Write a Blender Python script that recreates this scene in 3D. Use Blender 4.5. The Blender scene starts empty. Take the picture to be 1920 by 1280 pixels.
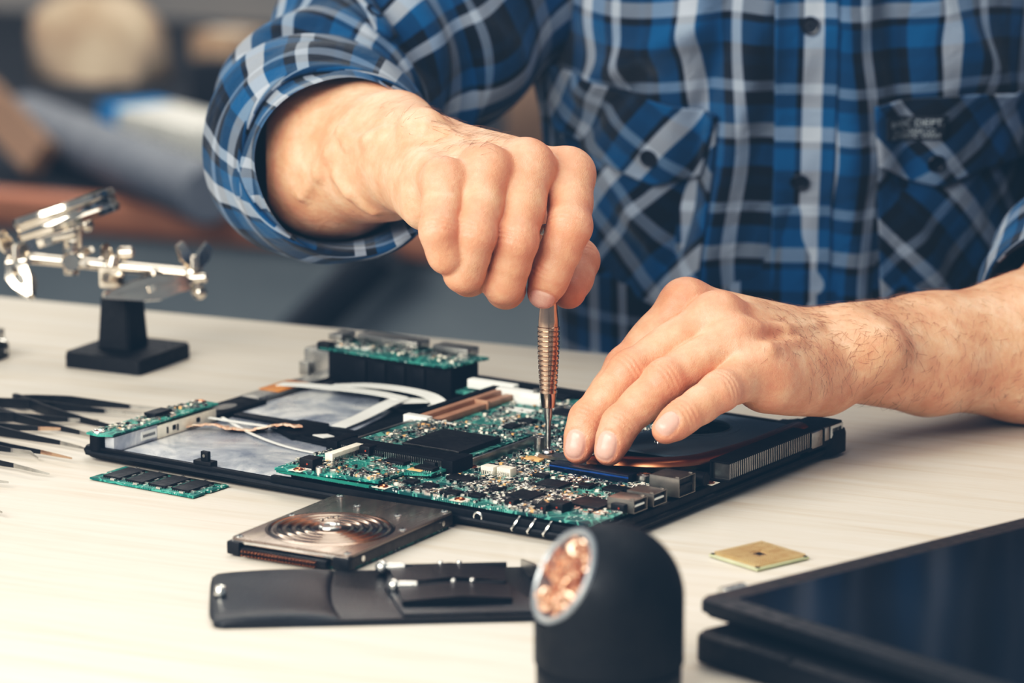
import bpy, bmesh, math, random
import numpy as np
from mathutils import Vector, Matrix

random.seed(7)
rng = np.random.default_rng(7)
scene = bpy.context.scene
COL = scene.collection
R_ = math.radians

# ------------------------------------------------------------------ camera model (metres, table top is z = 0)
CAM_H, PITCH, FPX = 0.493, R_(12.2), 7000.0
_F = Vector((0, math.cos(PITCH), -math.sin(PITCH)))
_U = Vector((0, math.sin(PITCH), math.cos(PITCH)))
_R = Vector((1, 0, 0))
_C = Vector((0, 0, CAM_H))

def at(x, y, d):
    """survey: world point seen at photo pixel x, y at depth d"""
    return _C + (_F + _R * ((x - 960) / FPX) + _U * ((640 - y) / FPX)) * d

def gz(x, y, z=0.0):
    """survey: world point seen at photo pixel x, y at height z"""
    r = _F + _R * ((x - 960) / FPX) + _U * ((640 - y) / FPX)
    return _C + r * ((z - CAM_H) / r.z)

# ------------------------------------------------------------------ colour and materials
def lin(c):
    c /= 255.0
    return c / 12.92 if c <= 0.04045 else ((c + 0.055) / 1.055) ** 2.4

def S(r, g, b):
    return (lin(r), lin(g), lin(b), 1.0)

class NT:
    def __init__(self, name):
        self.m = bpy.data.materials.new(name)
        self.m.use_nodes = True
        self.t = self.m.node_tree
        self.b = next(n for n in self.t.nodes if n.type == 'BSDF_PRINCIPLED')
    def n(self, kind, **kw):
        o = self.t.nodes.new(kind)
        for k, v in kw.items():
            if k in o.inputs:
                o.inputs[k].default_value = v
            else:
                setattr(o, k, v)
        return o
    def l(self, a, b):
        self.t.links.new(a, b)
    def coords(self, kind='Object', scale=(1, 1, 1), rot=(0, 0, 0)):
        tc = self.n('ShaderNodeTexCoord')
        mp = self.n('ShaderNodeMapping')
        mp.inputs['Scale'].default_value = scale
        mp.inputs['Rotation'].default_value = rot
        self.l(tc.outputs[kind], mp.inputs['Vector'])
        return mp.outputs['Vector']
    def noise(self, vec, scale, detail=3, rough=.55, dist=0):
        o = self.n('ShaderNodeTexNoise')
        o.inputs['Scale'].default_value = scale
        o.inputs['Detail'].default_value = detail
        o.inputs['Roughness'].default_value = rough
        o.inputs['Distortion'].default_value = dist
        if vec is not None:
            self.l(vec, o.inputs['Vector'])
        return o.outputs['Fac']
    def ramp(self, fac, stops, mode='LINEAR'):
        o = self.n('ShaderNodeValToRGB')
        cr = o.color_ramp
        cr.interpolation = mode
        while len(cr.elements) < len(stops):
            cr.elements.new(0.5)
        for e, (p, c) in zip(cr.elements, stops):
            e.position = p
            e.color = c
        if fac is not None:
            self.l(fac, o.inputs['Fac'])
        return o.outputs['Color']
    def mix(self, fac, a, b, mode='MIX'):
        o = self.n('ShaderNodeMix', data_type='RGBA', blend_type=mode)
        for s, v in ((o.inputs[0], fac), (o.inputs[6], a), (o.inputs[7], b)):
            if hasattr(v, 'is_linked'):
                self.l(v, s)
            else:
                s.default_value = v
        return o.outputs[2]
    def math(self, op, a, b=0.0, clamp=False):
        o = self.n('ShaderNodeMath', operation=op, use_clamp=clamp)
        for s, v in ((o.inputs[0], a), (o.inputs[1], b)):
            if hasattr(v, 'is_linked'):
                self.l(v, s)
            else:
                s.default_value = v
        return o.outputs[0]
    def bump(self, h, strength=.3, dist=.001):
        o = self.n('ShaderNodeBump')
        o.inputs['Strength'].default_value = strength
        o.inputs['Distance'].default_value = dist
        self.l(h, o.inputs['Height'])
        self.l(o.outputs['Normal'], self.b.inputs['Normal'])
    def setp(self, **kw):
        for k, v in kw.items():
            k = k.replace('_', ' ')
            s = self.b.inputs[k]
            if hasattr(v, 'is_linked'):
                self.l(v, s)
            else:
                s.default_value = v
        return self.m

def pm(name, c, c2=None, scale=200, rough=.5, metal=0.0, bump=0.0, bscale=None, spec=.4, coat=0.0, stretch=(1, 1, 1), emit=None):
    """a surface: noise between two colours, a little noise in the bump and roughness"""
    t = NT(name)
    v = t.coords('Object', stretch)
    f = t.noise(v, scale)
    c2 = c2 or tuple(min(1, x * 1.25) for x in c[:3]) + (1,)
    t.l(t.ramp(f, [(.35, c), (.68, c2)]), t.b.inputs['Base Color'])
    t.setp(Metallic=metal, Specular_IOR_Level=spec, Coat_Weight=coat)
    t.l(t.ramp(t.noise(v, scale * .6), [(.3, (rough * .8,) * 3 + (1,)), (.7, (min(1, rough * 1.2),) * 3 + (1,))]), t.b.inputs['Roughness'])
    if bump:
        t.bump(t.noise(v, bscale or scale * 2), bump, .001)
    return t.m

# ------------------------------------------------------------------ object helpers
def tag(o, label=None, cat=None, group=None, kind=None):
    for k, v in (('label', label), ('category', cat), ('group', group), ('kind', kind)):
        if v:
            o[k] = v
    return o

def empty(name, loc=(0, 0, 0), rotz=0.0, label=None, cat=None, group=None):
    o = bpy.data.objects.new(name, None)
    o.empty_display_size = .02
    o.location = loc
    o.rotation_euler = (0, 0, rotz)
    COL.objects.link(o)
    return tag(o, label, cat, group)

def world_of(o):
    m = Matrix.Identity(4)
    while o is not None:
        m = o.matrix_parent_inverse @ o.matrix_basis @ m if o.parent else o.matrix_basis @ m
        o = o.parent
    return m

def link(name, mesh, mats, parent=None, world=False, smooth=None, kind=None, label=None):
    o = bpy.data.objects.new(name, mesh)
    for m in (mats if isinstance(mats, (list, tuple)) else [mats]):
        mesh.materials.append(m)
    COL.objects.link(o)
    if parent is not None:
        o.parent = parent
        if world:
            o.matrix_parent_inverse = world_of(parent).inverted()
    if smooth is True:
        mesh.polygons.foreach_set('use_smooth', [True] * len(mesh.polygons))
    elif smooth:
        mesh.polygons.foreach_set('use_smooth', [True] * len(mesh.polygons))
        mesh.set_sharp_from_angle(angle=R_(smooth))
    return tag(o, label, None, None, kind)

def pydata(name, verts, faces):
    me = bpy.data.meshes.new(name)
    me.from_pydata([tuple(v) for v in verts], [], faces)
    me.update()
    return me

class MB:
    """collects shapes for one mesh"""
    def __init__(self):
        self.bm = bmesh.new()
    def _mi(self, geom, mi):
        if mi:
            for f in {f for v in geom for f in v.link_faces}:
                f.material_index = mi
    def box(self, x0, x1, y0, y1, z0, z1, bev=0, mi=0, M=None, seg=2):
        if not bev:
            vs = [self.bm.verts.new((x, y, z)) for z in (z0, z1) for y in (y0, y1) for x in (x0, x1)]
            for f in ((0, 2, 3, 1), (4, 5, 7, 6), (0, 1, 5, 4), (2, 6, 7, 3), (0, 4, 6, 2), (1, 3, 7, 5)):
                self.bm.faces.new([vs[i] for i in f]).material_index = mi
            if M is not None:
                for v in vs:
                    v.co = M @ v.co
            return self
        r = bmesh.ops.create_cube(self.bm, size=1)
        vs = r['verts']
        for v in vs:
            v.co = Vector(((x0 + x1) / 2 + v.co.x * (x1 - x0), (y0 + y1) / 2 + v.co.y * (y1 - y0), (z0 + z1) / 2 + v.co.z * (z1 - z0)))
        if bev:
            es = list({e for v in vs for e in v.link_edges})
            r = bmesh.ops.bevel(self.bm, geom=es, offset=bev, segments=seg, profile=.6, affect='EDGES')
            vs = list({v for f in r['faces'] for v in f.verts} | {v for v in vs if v.is_valid})
        if M is not None:
            for v in vs:
                v.co = M @ v.co
        self._mi(vs, mi)
        return self
    def prism(self, pts, z0, z1, bev=0, mi=0, M=None):
        """polygon (x, y) extruded from z0 to z1"""
        n = len(pts)
        a = sum(pts[i][0] * pts[(i + 1) % n][1] - pts[(i + 1) % n][0] * pts[i][1] for i in range(n))
        if a < 0:
            pts = pts[::-1]
        lo = [self.bm.verts.new((p[0], p[1], z0)) for p in pts]
        hi = [self.bm.verts.new((p[0], p[1], z1)) for p in pts]
        self.bm.faces.new(lo[::-1])
        top = self.bm.faces.new(hi)
        for i in range(n):
            self.bm.faces.new((lo[i], lo[(i + 1) % n], hi[(i + 1) % n], hi[i]))
        vs = lo + hi
        if bev:
            r = bmesh.ops.bevel(self.bm, geom=list(top.edges), offset=bev, segments=2, profile=.6, affect='EDGES')
            vs = list({v for f in r['faces'] for v in f.verts} | {v for v in vs if v.is_valid})
        if M is not None:
            for v in vs:
                v.co = M @ v.co
        self._mi(vs, mi)
        return self
    def lathe(self, prof, n=32, M=None, mi=0, cap=True):
        """profile of (radius, z) turned about z"""
        rings, vs = [], []
        for r, z in prof:
            ring = [self.bm.verts.new((r * math.cos(2 * math.pi * i / n), r * math.sin(2 * math.pi * i / n), z)) for i in range(n)]
            rings.append(ring)
            vs += ring
        for a, b in zip(rings, rings[1:]):
            for i in range(n):
                self.bm.faces.new((a[i], a[(i + 1) % n], b[(i + 1) % n], b[i]))
        if cap:
            if prof[0][0] > 1e-6:
                self.bm.faces.new(rings[0][::-1])
            if prof[-1][0] > 1e-6:
                self.bm.faces.new(rings[-1])
        if M is not None:
            for v in vs:
                v.co = M @ v.co
        self._mi(vs, mi)
        return self
    def cyl(self, p, q, r, r2=None, n=20, mi=0, bev=0):
        p, q = Vector(p), Vector(q)
        L = (q - p).length
        M = Matrix.Translation(p) @ (q - p).to_track_quat('Z', 'Y').to_matrix().to_4x4()
        r2 = r if r2 is None else r2
        if bev:
            return self.lathe([(r - bev, 0), (r, bev), (r2, L - bev), (r2 - bev, L)], n, M, mi)
        return self.lathe([(r, 0), (r2, L)], n, M, mi)
    def tube(self, pts, r, n=10, mi=0, closed=False, flat=None, up=None):
        """round (or flat: width, thickness) bar swept along pts; r may be a list"""
        pts = [Vector(p) for p in pts]
        k = len(pts)
        rs = r if isinstance(r, (list, tuple)) else [r] * k
        rings, vs, prev = [], [], None
        for i, p in enumerate(pts):
            if closed:
                t = (pts[(i + 1) % k] - pts[i - 1]).normalized()
            else:
                t = (pts[min(i + 1, k - 1)] - pts[max(i - 1, 0)]).normalized()
            if up is not None:
                s = t.cross(Vector(up)).normalized()
            elif prev is None:
                s = t.orthogonal().normalized()
            else:
                s = (prev - t * prev.dot(t)).normalized()
            prev = s
            b = s.cross(t)
            if flat:
                w, h = flat
                w, h = w * rs[i], h * rs[i]
                offs = [(w, h), (-w, h), (-w, -h), (w, -h)]
            else:
                offs = [(rs[i] * math.cos(2 * math.pi * j / n), rs[i] * math.sin(2 * math.pi * j / n)) for j in range(n)]
            ring = [self.bm.verts.new(p + s * a + b * c) for a, c in offs]
            rings.append(ring)
            vs += ring
        m = len(rings[0])
        for i in range(k if closed else k - 1):
            a, b = rings[i], rings[(i + 1) % k]
            for j in range(m):
                self.bm.faces.new((a[j], b[j], b[(j + 1) % m], a[(j + 1) % m]))
        if not closed:
            self.bm.faces.new(rings[0])
            self.bm.faces.new(rings[-1][::-1])
        self._mi(vs, mi)
        return self
    def ball(self, c, r, u=16, v=10, mi=0, scale=(1, 1, 1)):
        M = Matrix.Translation(Vector(c)) @ Matrix.Diagonal((*scale, 1))
        prof = [(max(1e-7, r * math.sin(math.pi * i / v)), -r * math.cos(math.pi * i / v)) for i in range(v + 1)]
        return self.lathe(prof, u, M, mi, cap=False)
    def build(self, name, mats, parent=None, world=False, smooth=40, kind=None, label=None):
        me = bpy.data.meshes.new(name)
        bmesh.ops.remove_doubles(self.bm, verts=self.bm.verts, dist=1e-7)
        bmesh.ops.recalc_face_normals(self.bm, faces=self.bm.faces)
        self.bm.to_mesh(me)
        self.bm.free()
        return link(name, me, mats, parent, world, smooth, kind, label)

def children_of(o):
    return [c for c in bpy.data.objects if c.parent == o]

def copy_tree(o, parent=None):
    c = o.copy()
    COL.objects.link(c)
    c.parent = parent
    for ch in children_of(o):
        copy_tree(ch, c)
    return c

def rrect(x0, x1, y0, y1, r, n=5):
    out = []
    for cx, cy, a in ((x1 - r, y1 - r, 0), (x0 + r, y1 - r, 90), (x0 + r, y0 + r, 180), (x1 - r, y0 + r, 270)):
        for i in range(n + 1):
            t = R_(a + 90 * i / n)
            out.append((cx + r * math.cos(t), cy + r * math.sin(t)))
    return out

def bez(pts, n=24):
    """Catmull-Rom through pts"""
    P = [np.array(p, float) for p in pts]
    P = [2 * P[0] - P[1]] + P + [2 * P[-1] - P[-2]]
    out = []
    seg = len(P) - 3
    for i in range(seg):
        m = max(2, n // seg)
        for j in range(m):
            t = j / m
            a, b, c, d = P[i:i + 4]
            out.append(.5 * ((2 * b) + (c - a) * t + (2 * a - 5 * b + 4 * c - d) * t * t + (3 * b - a - 3 * c + d) * t ** 3))
    out.append(P[-2])
    return out
# ------------------------------------------------------------------ the person: one continuous skin from a distance field
class Field:
    def __init__(self, lo, hi, h):
        self.lo, self.h = np.array(lo, float), h
        self.n = tuple(int(math.ceil((b - a) / h)) + 1 for a, b in zip(lo, hi))
        self.D = np.full(self.n, .2, np.float32)
    def sl(self, lo, hi):
        a = np.clip(np.floor((np.array(lo) - self.lo) / self.h).astype(int), 0, self.n)
        b = np.clip(np.ceil((np.array(hi) - self.lo) / self.h).astype(int) + 1, 0, self.n)
        s = tuple(slice(i, j) for i, j in zip(a, b))
        g = [(self.lo[k] + self.h * np.arange(a[k], b[k])).astype(np.float32) for k in range(3)]
        return s, (g[0][:, None, None], g[1][None, :, None], g[2][None, None, :])

def smin(a, b, k):
    if k <= 0:
        return np.minimum(a, b)
    t = np.maximum(k - np.abs(a - b), 0) / k
    return np.minimum(a, b) - t * t * (k * .25)

def d_cone(G, a, b, r1, r2, nrm=None, flat=1.0):
    """tapered capsule; flat > 1 widens it sideways by thinning along nrm"""
    a, b = np.array(a, np.float32), np.array(b, np.float32)
    X, Y, Z = G[0] - a[0], G[1] - a[1], G[2] - a[2]
    v = b - a
    L2 = float(v @ v) + 1e-12
    t = np.clip((X * v[0] + Y * v[1] + Z * v[2]) / L2, 0, 1)
    X, Y, Z = X - t * v[0], Y - t * v[1], Z - t * v[2]
    if nrm is not None:
        n = np.array(nrm, np.float32)
        q = (X * n[0] + Y * n[1] + Z * n[2]) * (flat - 1)
        X, Y, Z = X + q * n[0], Y + q * n[1], Z + q * n[2]
    return np.sqrt(X * X + Y * Y + Z * Z) - (r1 + t * (r2 - r1))

def d_ell(G, c, axes, rad):
    c = np.array(c, np.float32)
    X, Y, Z = G[0] - c[0], G[1] - c[1], G[2] - c[2]
    k0 = k1 = 0
    for ax, r in zip(axes, rad):
        q = X * ax[0] + Y * ax[1] + Z * ax[2]
        k0 = k0 + (q / r) ** 2
        k1 = k1 + (q / (r * r)) ** 2
    k0, k1 = np.sqrt(k0), np.sqrt(k1) + 1e-9
    return k0 * (k0 - 1) / k1

def put(F, D, kind, args, k):
    if kind == 'c':
        a, b, r1, r2 = args[:4]
        m = max(r1, r2) * 1.0 + k + .012
        lo, hi = np.minimum(a, b) - m, np.maximum(a, b) + m
        s, G = F.sl(lo, hi)
        d = d_cone(G, *args)
    else:
        c, axes, rad = args
        m = max(rad) + k + .012
        s, G = F.sl(np.array(c) - m, np.array(c) + m)
        d = d_ell(G, *args)
    if D[s].size:
        D[s] = smin(D[s], d, k)

def surface_nets(D, lo, h):
    ins = D < 0
    n = np.array(D.shape) - 1
    cnt = np.zeros(n, np.int8)
    for dx in (0, 1):
        for dy in (0, 1):
            for dz in (0, 1):
                cnt += ins[dx:n[0] + dx, dy:n[1] + dy, dz:n[2] + dz]
    act = (cnt > 0) & (cnt < 8)
    idx = np.full(tuple(n), -1, np.int64)
    I = np.argwhere(act)
    idx[act] = np.arange(len(I))
    acc, w = np.zeros((len(I), 3)), np.zeros(len(I))
    C = [(a, b, c) for a in (0, 1) for b in (0, 1) for c in (0, 1)]
    for a in C:
        for ax in range(3):
            if a[ax]:
                continue
            b = list(a); b[ax] = 1
            va = D[tuple((I + a).T)]
            vb = D[tuple((I + b).T)]
            cr = (va < 0) != (vb < 0)
            t = np.where(cr, va / np.where(cr, va - vb, 1), 0)
            p = np.repeat(np.array(a, float)[None], len(I), 0)
            p[:, ax] += t
            acc += p * cr[:, None]
            w += cr
    V = (I + acc / w[:, None]) * h + lo
    quads = []
    for ax in range(3):
        u, v = (ax + 1) % 3, (ax + 2) % 3
        a = [slice(None)] * 3; b = [slice(None)] * 3
        a[ax], b[ax] = slice(0, -1), slice(1, None)
        for q in (u, v):
            a[q] = b[q] = slice(1, -1)
        A, B = ins[tuple(a)], ins[tuple(b)]
        E = np.argwhere(A != B)
        off = np.zeros(3, int); off[u] = off[v] = 1
        E = E + off
        fl = ins[tuple(E.T)]
        def cell(du, dv):
            c = E.copy(); c[:, u] -= du; c[:, v] -= dv
            return idx[tuple(c.T)]
        q = np.stack([cell(1, 1), cell(0, 1), cell(0, 0), cell(1, 0)], 1)
        q[~fl] = q[~fl][:, ::-1]
        quads.append(q)
    return V, np.concatenate(quads)

def relax(V, Q, it=2, lam=.5):
    for _ in range(it):
        acc, c = np.zeros_like(V), np.zeros(len(V))
        for i in range(4):
            for j in (1, 3):
                np.add.at(acc, Q[:, i], V[Q[:, (i + j) % 4]])
                np.add.at(c, Q[:, i], 1)
        V = V * (1 - lam) + lam * acc / np.maximum(c, 1)[:, None]
    return V

def unit(v):
    v = np.array(v, float)
    return v / (np.linalg.norm(v) + 1e-12)

def A(x, y, d):
    return np.array(at(x, y, d))

TOCAM = unit(np.array(_C) - A(1100, 500, 1.95))
UPV = np.array((0, 0, 1.0))

class Hand:
    """fingers: name -> list of (pixel x, y, depth, radius mm) from knuckle to fingertip"""
    def __init__(self, wrist, carp, fingers, thumb, dors, arm, extra, h, lo, hi, nails, spread, veins=()):
        F = Field(lo, hi, h)
        self.F = F
        J = {k: [(A(*p[:3]), p[3] / 1000) for p in v] for k, v in fingers.items()}
        W = A(*wrist)
        row = unit(J['pinky'][0][0] - J['index'][0][0])
        P = np.full(F.n, .2, np.float32)
        mid = (J['middle'][0][0] + J['ring'][0][0]) / 2
        fwd = unit(mid - W)
        dn = unit(dors - fwd * (dors @ fwd))
        rw = np.cross(dn, fwd); rw = rw * np.sign(rw @ row)
        self.fwd, self.dn, self.rw, self.W, self.J = fwd, dn, rw, W, J
        for a, b, r1, r2, k in arm:
            put(F, P, 'c', (A(*a), A(*b), r1 / 1000, r2 / 1000), k / 1000)
        cs = {}
        for (nm, o, r) in zip(('index', 'middle', 'ring', 'pinky'), spread, (14.5, 15, 14.5, 13.5)):
            c = W + rw * (o / 1000) + fwd * .012
            cs[nm] = c
            q, rq = J[nm][0]
            put(F, P, 'c', (c, q - dn * .0015, r / 1000, rq * 1.03), .011)
        for nm, w in (('index', 10), ('middle', 10), ('ring', 9), ('pinky', 8)):     # extensor tendons and knuckle heads
            q, rq = J[nm][0]
            put(F, P, 'c', (cs[nm] + dn * .009, q + dn * (rq - .0032), .0032, .0028), .006)
            put(F, P, 'e', (q + dn * .0022, (fwd, rw, dn), (rq * 1.0, rq * .80, rq * .84)), .009)
        # palm body on the inner side
        put(F, P, 'e', ((mid + W) / 2 - dn * .010 + fwd * .004, (fwd, rw, dn), (.043, .034, .014)), .012)
        for kind, args, k in extra:
            put(F, P, kind, args, k)
        def surf(px, py):
            for d in np.arange(1.86, 2.3, .0004):
                i = np.round((A(px, py, d) - F.lo) / h).astype(int)
                if np.all(i >= 0) and np.all(i < np.array(F.n)) and P[tuple(i)] < 0:
                    return A(px, py, d)
        for r, pl in veins:
            pp = [surf(*p) for p in pl]
            for a, b in zip(pp, pp[1:]):
                if a is not None and b is not None:
                    put(F, P, 'c', (a - TOCAM * r * .0003, b - TOCAM * r * .0003, r / 1000, r / 1000), .0075)
        G = P.copy()
        for nm, ch in list(J.items()) + [('thumb', [(A(*p[:3]), p[3] / 1000) for p in thumb])]:
            pts = np.array([p for p, _ in ch]); m = .034
            s, _ = F.sl(pts.min(0) - m, pts.max(0) + m)
            sub = Field(F.lo + F.h * np.array([q.start for q in s]), F.lo + F.h * np.array([q.start for q in s]), F.h)
            sub.n = P[s].shape
            D = np.full(sub.n, .2, np.float32)
            for i, ((a, ra), (b, rb)) in enumerate(zip(ch, ch[1:])):
                # soft pads between slightly thicker joints
                put(sub, D, 'c', (a, b, ra * 1.0, rb * 1.0), .004)
                put(sub, D, 'e', (a * .5 + b * .5 - dn * .0012, (unit(b - a), unit(np.cross(b - a, dn)), unit(np.cross(np.cross(b - a, dn), b - a))), (np.linalg.norm(b - a) * .42, (ra + rb) * .51, (ra + rb) * .50)), .005)
                if i:
                    put(sub, D, 'c', (a, a + dn * .0004, ra * 1.025, ra * 1.025), .004)
            # creases over the joints
            for i in range(1, len(ch) - 1):
                a, ra = ch[i]
                t = unit(ch[i + 1][0] - ch[i - 1][0])
                nn = unit(dn - t * (dn @ t))
                s2, Gc = sub.sl(a - .014, a + .014)
                if D[s2].size:
                    X, Y, Z = (Gc[k] - a[k] for k in range(3))
                    tt = X * t[0] + Y * t[1] + Z * t[2]
                    vv = X * nn[0] + Y * nn[1] + Z * nn[2]
                    ww = np.sqrt(np.maximum(X * X + Y * Y + Z * Z - tt * tt - vv * vv, 0))
                    for o, dp in ((-.0026, .5), (0, .7), (.0026, .5)):
                        D[s2] += (dp * .0013 * np.exp(-((tt - o - .12 * ww) / .0008) ** 2) * np.clip(vv / ra, 0, 1)).astype(np.float32)
            # nail: a shallow plate let into the tip
            if nm in nails:
                c, t, nn, w, l = nails[nm]
                s2, Gc = sub.sl(c - .012, c + .012)
                X, Y, Z = (Gc[k] - c[k] for k in range(3))
                sd = np.cross(nn, t)
                tt = (X * t[0] + Y * t[1] + Z * t[2]) / l
                ww = (X * sd[0] + Y * sd[1] + Z * sd[2]) / w
                vv = X * nn[0] + Y * nn[1] + Z * nn[2]
                q = (np.abs(tt) ** 2.6 + np.abs(ww) ** 2.6)
                D[s2] += (np.where(vv > -.004, .00075 * np.exp(-((q - 1.05) / .28) ** 2) - .0003 * np.clip(1 - q, 0, 1), 0)).astype(np.float32)
            T = smin(P[s], D, .007)
            kk = .0012 * np.clip((P[s] - T) / .001, 0, 1) + 1e-9
            tq = np.maximum(kk - np.abs(G[s] - T), 0) / kk
            G[s] = np.minimum(G[s], T) - tq * tq * kk * .25
        V, Q = surface_nets(G, F.lo, F.h)
        self.V, self.Q = relax(V, Q, 2, .45), Q
        # skin tint: 0..1 redness, nails
        red = np.zeros(len(V)); nail = np.zeros(len(V))
        thumbJ = [(A(*p[:3]), p[3] / 1000) for p in thumb]
        for nm, ch in list(J.items()) + [('thumb', thumbJ)]:
            for i, (p, r) in enumerate(ch):
                dd = np.linalg.norm(self.V - p, axis=1)
                red = np.maximum(red, (.75, .8, .65, .9)[min(i, 3)] * np.exp(-(dd / (r * 1.55)) ** 2) * 1.6)
        for nm, (c, t, nn, w, l) in nails.items():
            X = self.V - c
            sd = np.cross(nn, t)
            q = np.abs(X @ t / l) ** 2.6 + np.abs(X @ sd / w) ** 2.6
            nail = np.maximum(nail, np.clip((1.05 - q) * 4, 0, 1) * (X @ nn > -.0045))
        self.red, self.nail = np.clip(red, 0, 1), nail

def nail_of(ch, nrm, w=.0062, l=.0068, back=.0005):
    p, r = A(*ch[-1][:3]), ch[-1][3] / 1000
    q = A(*ch[-2][:3])
    t = unit(p - q)
    n = unit(nrm - t * (nrm @ t))
    return (p + n * r * .93 - t * back, t, n, w, l)

# ---- right hand, gripping the screwdriver
RH = {
    'index': [(1068, 326, 1.970, 11.6), (1068, 424, 1.944, 10.8), (1033, 510, 1.946, 9.6), (1019, 549, 1.951, 8.4)],
    'middle': [(990, 312, 1.953, 12.2), (966, 452, 1.928, 10.9), (944, 530, 1.936, 10.0), (950, 548, 1.962, 9.0)],
    'ring': [(912, 320, 1.941, 11.6), (890, 440, 1.917, 10.3), (870, 510, 1.925, 9.6), (886, 524, 1.950, 8.6)],
    'pinky': [(834, 342, 1.933, 10.4), (823, 432, 1.912, 9.2), (838, 478, 1.918, 8.6), (856, 490, 1.940, 7.8)],
}
RTH = [(905, 350, 2.030, 15), (1020, 420, 2.022, 12), (1084, 488, 1.996, 10.4), (1066, 546, 1.979, 9.4)]
up_cam = unit(TOCAM * .5 + UPV * .86)
rn = {}
rn['index'] = nail_of(RH['index'], unit(TOCAM * .98 - UPV * .20), .0068, .0062, -.0012)
RARM = [((768, 300, 2.035), (720, 296, 2.075), 27.0, 33, 6), ((778, 270, 2.03), (742, 250, 2.06), 19, 24, 8),
        ((720, 298, 2.075), (628, 290, 2.128), 33, 46.5, 10), ((628, 290, 2.128), (580, 255, 2.19), 46.5, 46, 10),
        ((690, 214, 2.10), (640, 206, 2.15), 18, 26, 14)]
rx = [('c', (A(800, 385, 1.975), A(788, 330, 2.02), .0135, .022), .014),
      ('e', (A(790, 236, 2.000), np.eye(3), (.012, .012, .010)), .012)]
right = Hand((788, 290, 2.028), None, RH, RTH, unit(TOCAM * .45 + UPV * .9), RARM, rx, .00075,
             A(480, 0, 2.02) * [1, 0, 0] + [0, 1.83, .055], [.075, 2.13, .225], rn, (-13, -4, 5, 13),
             [(1.3, [(640, 245), (618, 285), (598, 322), (566, 366)]), (1.2, [(716, 250), (690, 262), (655, 268), (640, 246)]), (1.1, [(700, 395), (655, 360), (630, 330)]), (1.2, [(868, 262), (835, 250), (800, 240)])])

# ---- left hand, fingertips holding the heat-sink bracket down
LH = {
    'index': [(1284, 568, 1.993, 11.2), (1172, 688, 1.986, 9.8), (1115, 776, 1.980, 8.8), (1095, 822, 1.972, 7.8)],
    'middle': [(1343, 596, 1.972, 12.2), (1181, 696, 1.954, 10.3), (1102, 786, 1.946, 8.9), (1084, 842, 1.942, 7.8)],
    'ring': [(1376, 640, 1.960, 11.6), (1246, 713, 1.939, 10.2), (1163, 795, 1.931, 8.8), (1142, 845, 1.928, 7.8)],
    'pinky': [(1416, 694, 1.956, 11.0), (1350, 733, 1.929, 9.6), (1280, 781, 1.917, 8.2), (1248, 806, 1.912, 7.2)],
}
LTH = [(1480, 680, 2.035, 15), (1330, 708, 2.026, 12), (1215, 752, 2.004, 10), (1155, 788, 1.984, 9)]
ln = {k: nail_of(LH[k], unit(TOCAM * .92 + UPV * .1 - np.array((.42, 0, 0))), w, l, .0006) for k, w, l in (('middle', .0058, .0074), ('ring', .0058, .0074), ('pinky', .0054, .0062))}
ln['index'] = nail_of(LH['index'], unit(TOCAM * .5 + UPV * .4 - np.array((.7, 0, 0))), .0056, .007)
LARM = [((1585, 650, 2.030), (1740, 655, 2.075), 24, 30, 8), ((1585, 676, 2.022), (1740, 682, 2.065), 22, 28, 8),
        ((1740, 662, 2.072), (1925, 652, 2.110), 31, 40.5, 12), ((1925, 652, 2.110), (2055, 578, 2.183), 40.5, 43, 12)]
lx = [('c', (A(1440, 715, 1.962), A(1540, 712, 2.012), .0165, .0195), .012),
      ('e', (A(1648, 652, 2.011), np.eye(3), (.013, .0105, .011)), .018),
      ('c', (A(1300, 590, 2.005), A(1400, 640, 2.030), .011, .016), .012)]
left = Hand((1560, 664, 2.028), None, LH, LTH, unit(TOCAM * .62 + UPV * .72 - np.array((.1, 0, 0))), LARM, lx, .00075,
            [.015, 1.80, -.004], [.345, 2.20, .145], ln, (-13, -4, 5, 13),
            [(1.1, [(1385, 650), (1440, 655), (1500, 640)]), (1.0, [(1420, 612), (1470, 618), (1530, 610)])])

# ---- rest of the body, coarse, mostly under clothes or out of frame
TC = Vector((.178, 2.375, 0))                 # torso axis
SHR, SHL = np.array((.014, 2.41, .330)), np.array((.366, 2.41, .330))
ELR, ELL = A(588, 248, 2.195), A(2055, 578, 2.183)
HIPZ = -.22
FB = Field((-.25, 1.85, -.80), (.62, 2.75, .86), .008)
def B(kind, *args, k=.03):
    put(FB, FB.D, kind, args, k)
XYZ = np.eye(3)
tcx, tcy = TC.x, TC.y
B('e', (tcx, tcy, .20), XYZ, (.155, .098, .20), k=.05)
B('e', (tcx, tcy, -.02), XYZ, (.140, .095, .22), k=.05)
B('e', (tcx, tcy + .01, HIPZ), XYZ, (.165, .115, .11), k=.06)
B('c', SHR, SHL, .055, .055, k=.06)
B('c', (tcx, tcy + .02, .34), (tcx, tcy + .005, .46), .062, .055, k=.05)
ARMP = [tuple(ELR), A(612, 196, 2.235), A(725, 105, 2.285), A(855, 0, 2.325), tuple(SHR)]
for a_, b_ in zip(ARMP, ARMP[1:]):
    B('c', a_, b_, .043, .043)
ARML = [tuple(ELL), A(2105, 475, 2.24), A(2150, 300, 2.31), A(2150, 100, 2.35), tuple(SHL)]
for a_, b_ in zip(ARML, ARML[1:]):
    B('c', a_, b_, .041, .041)

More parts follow.
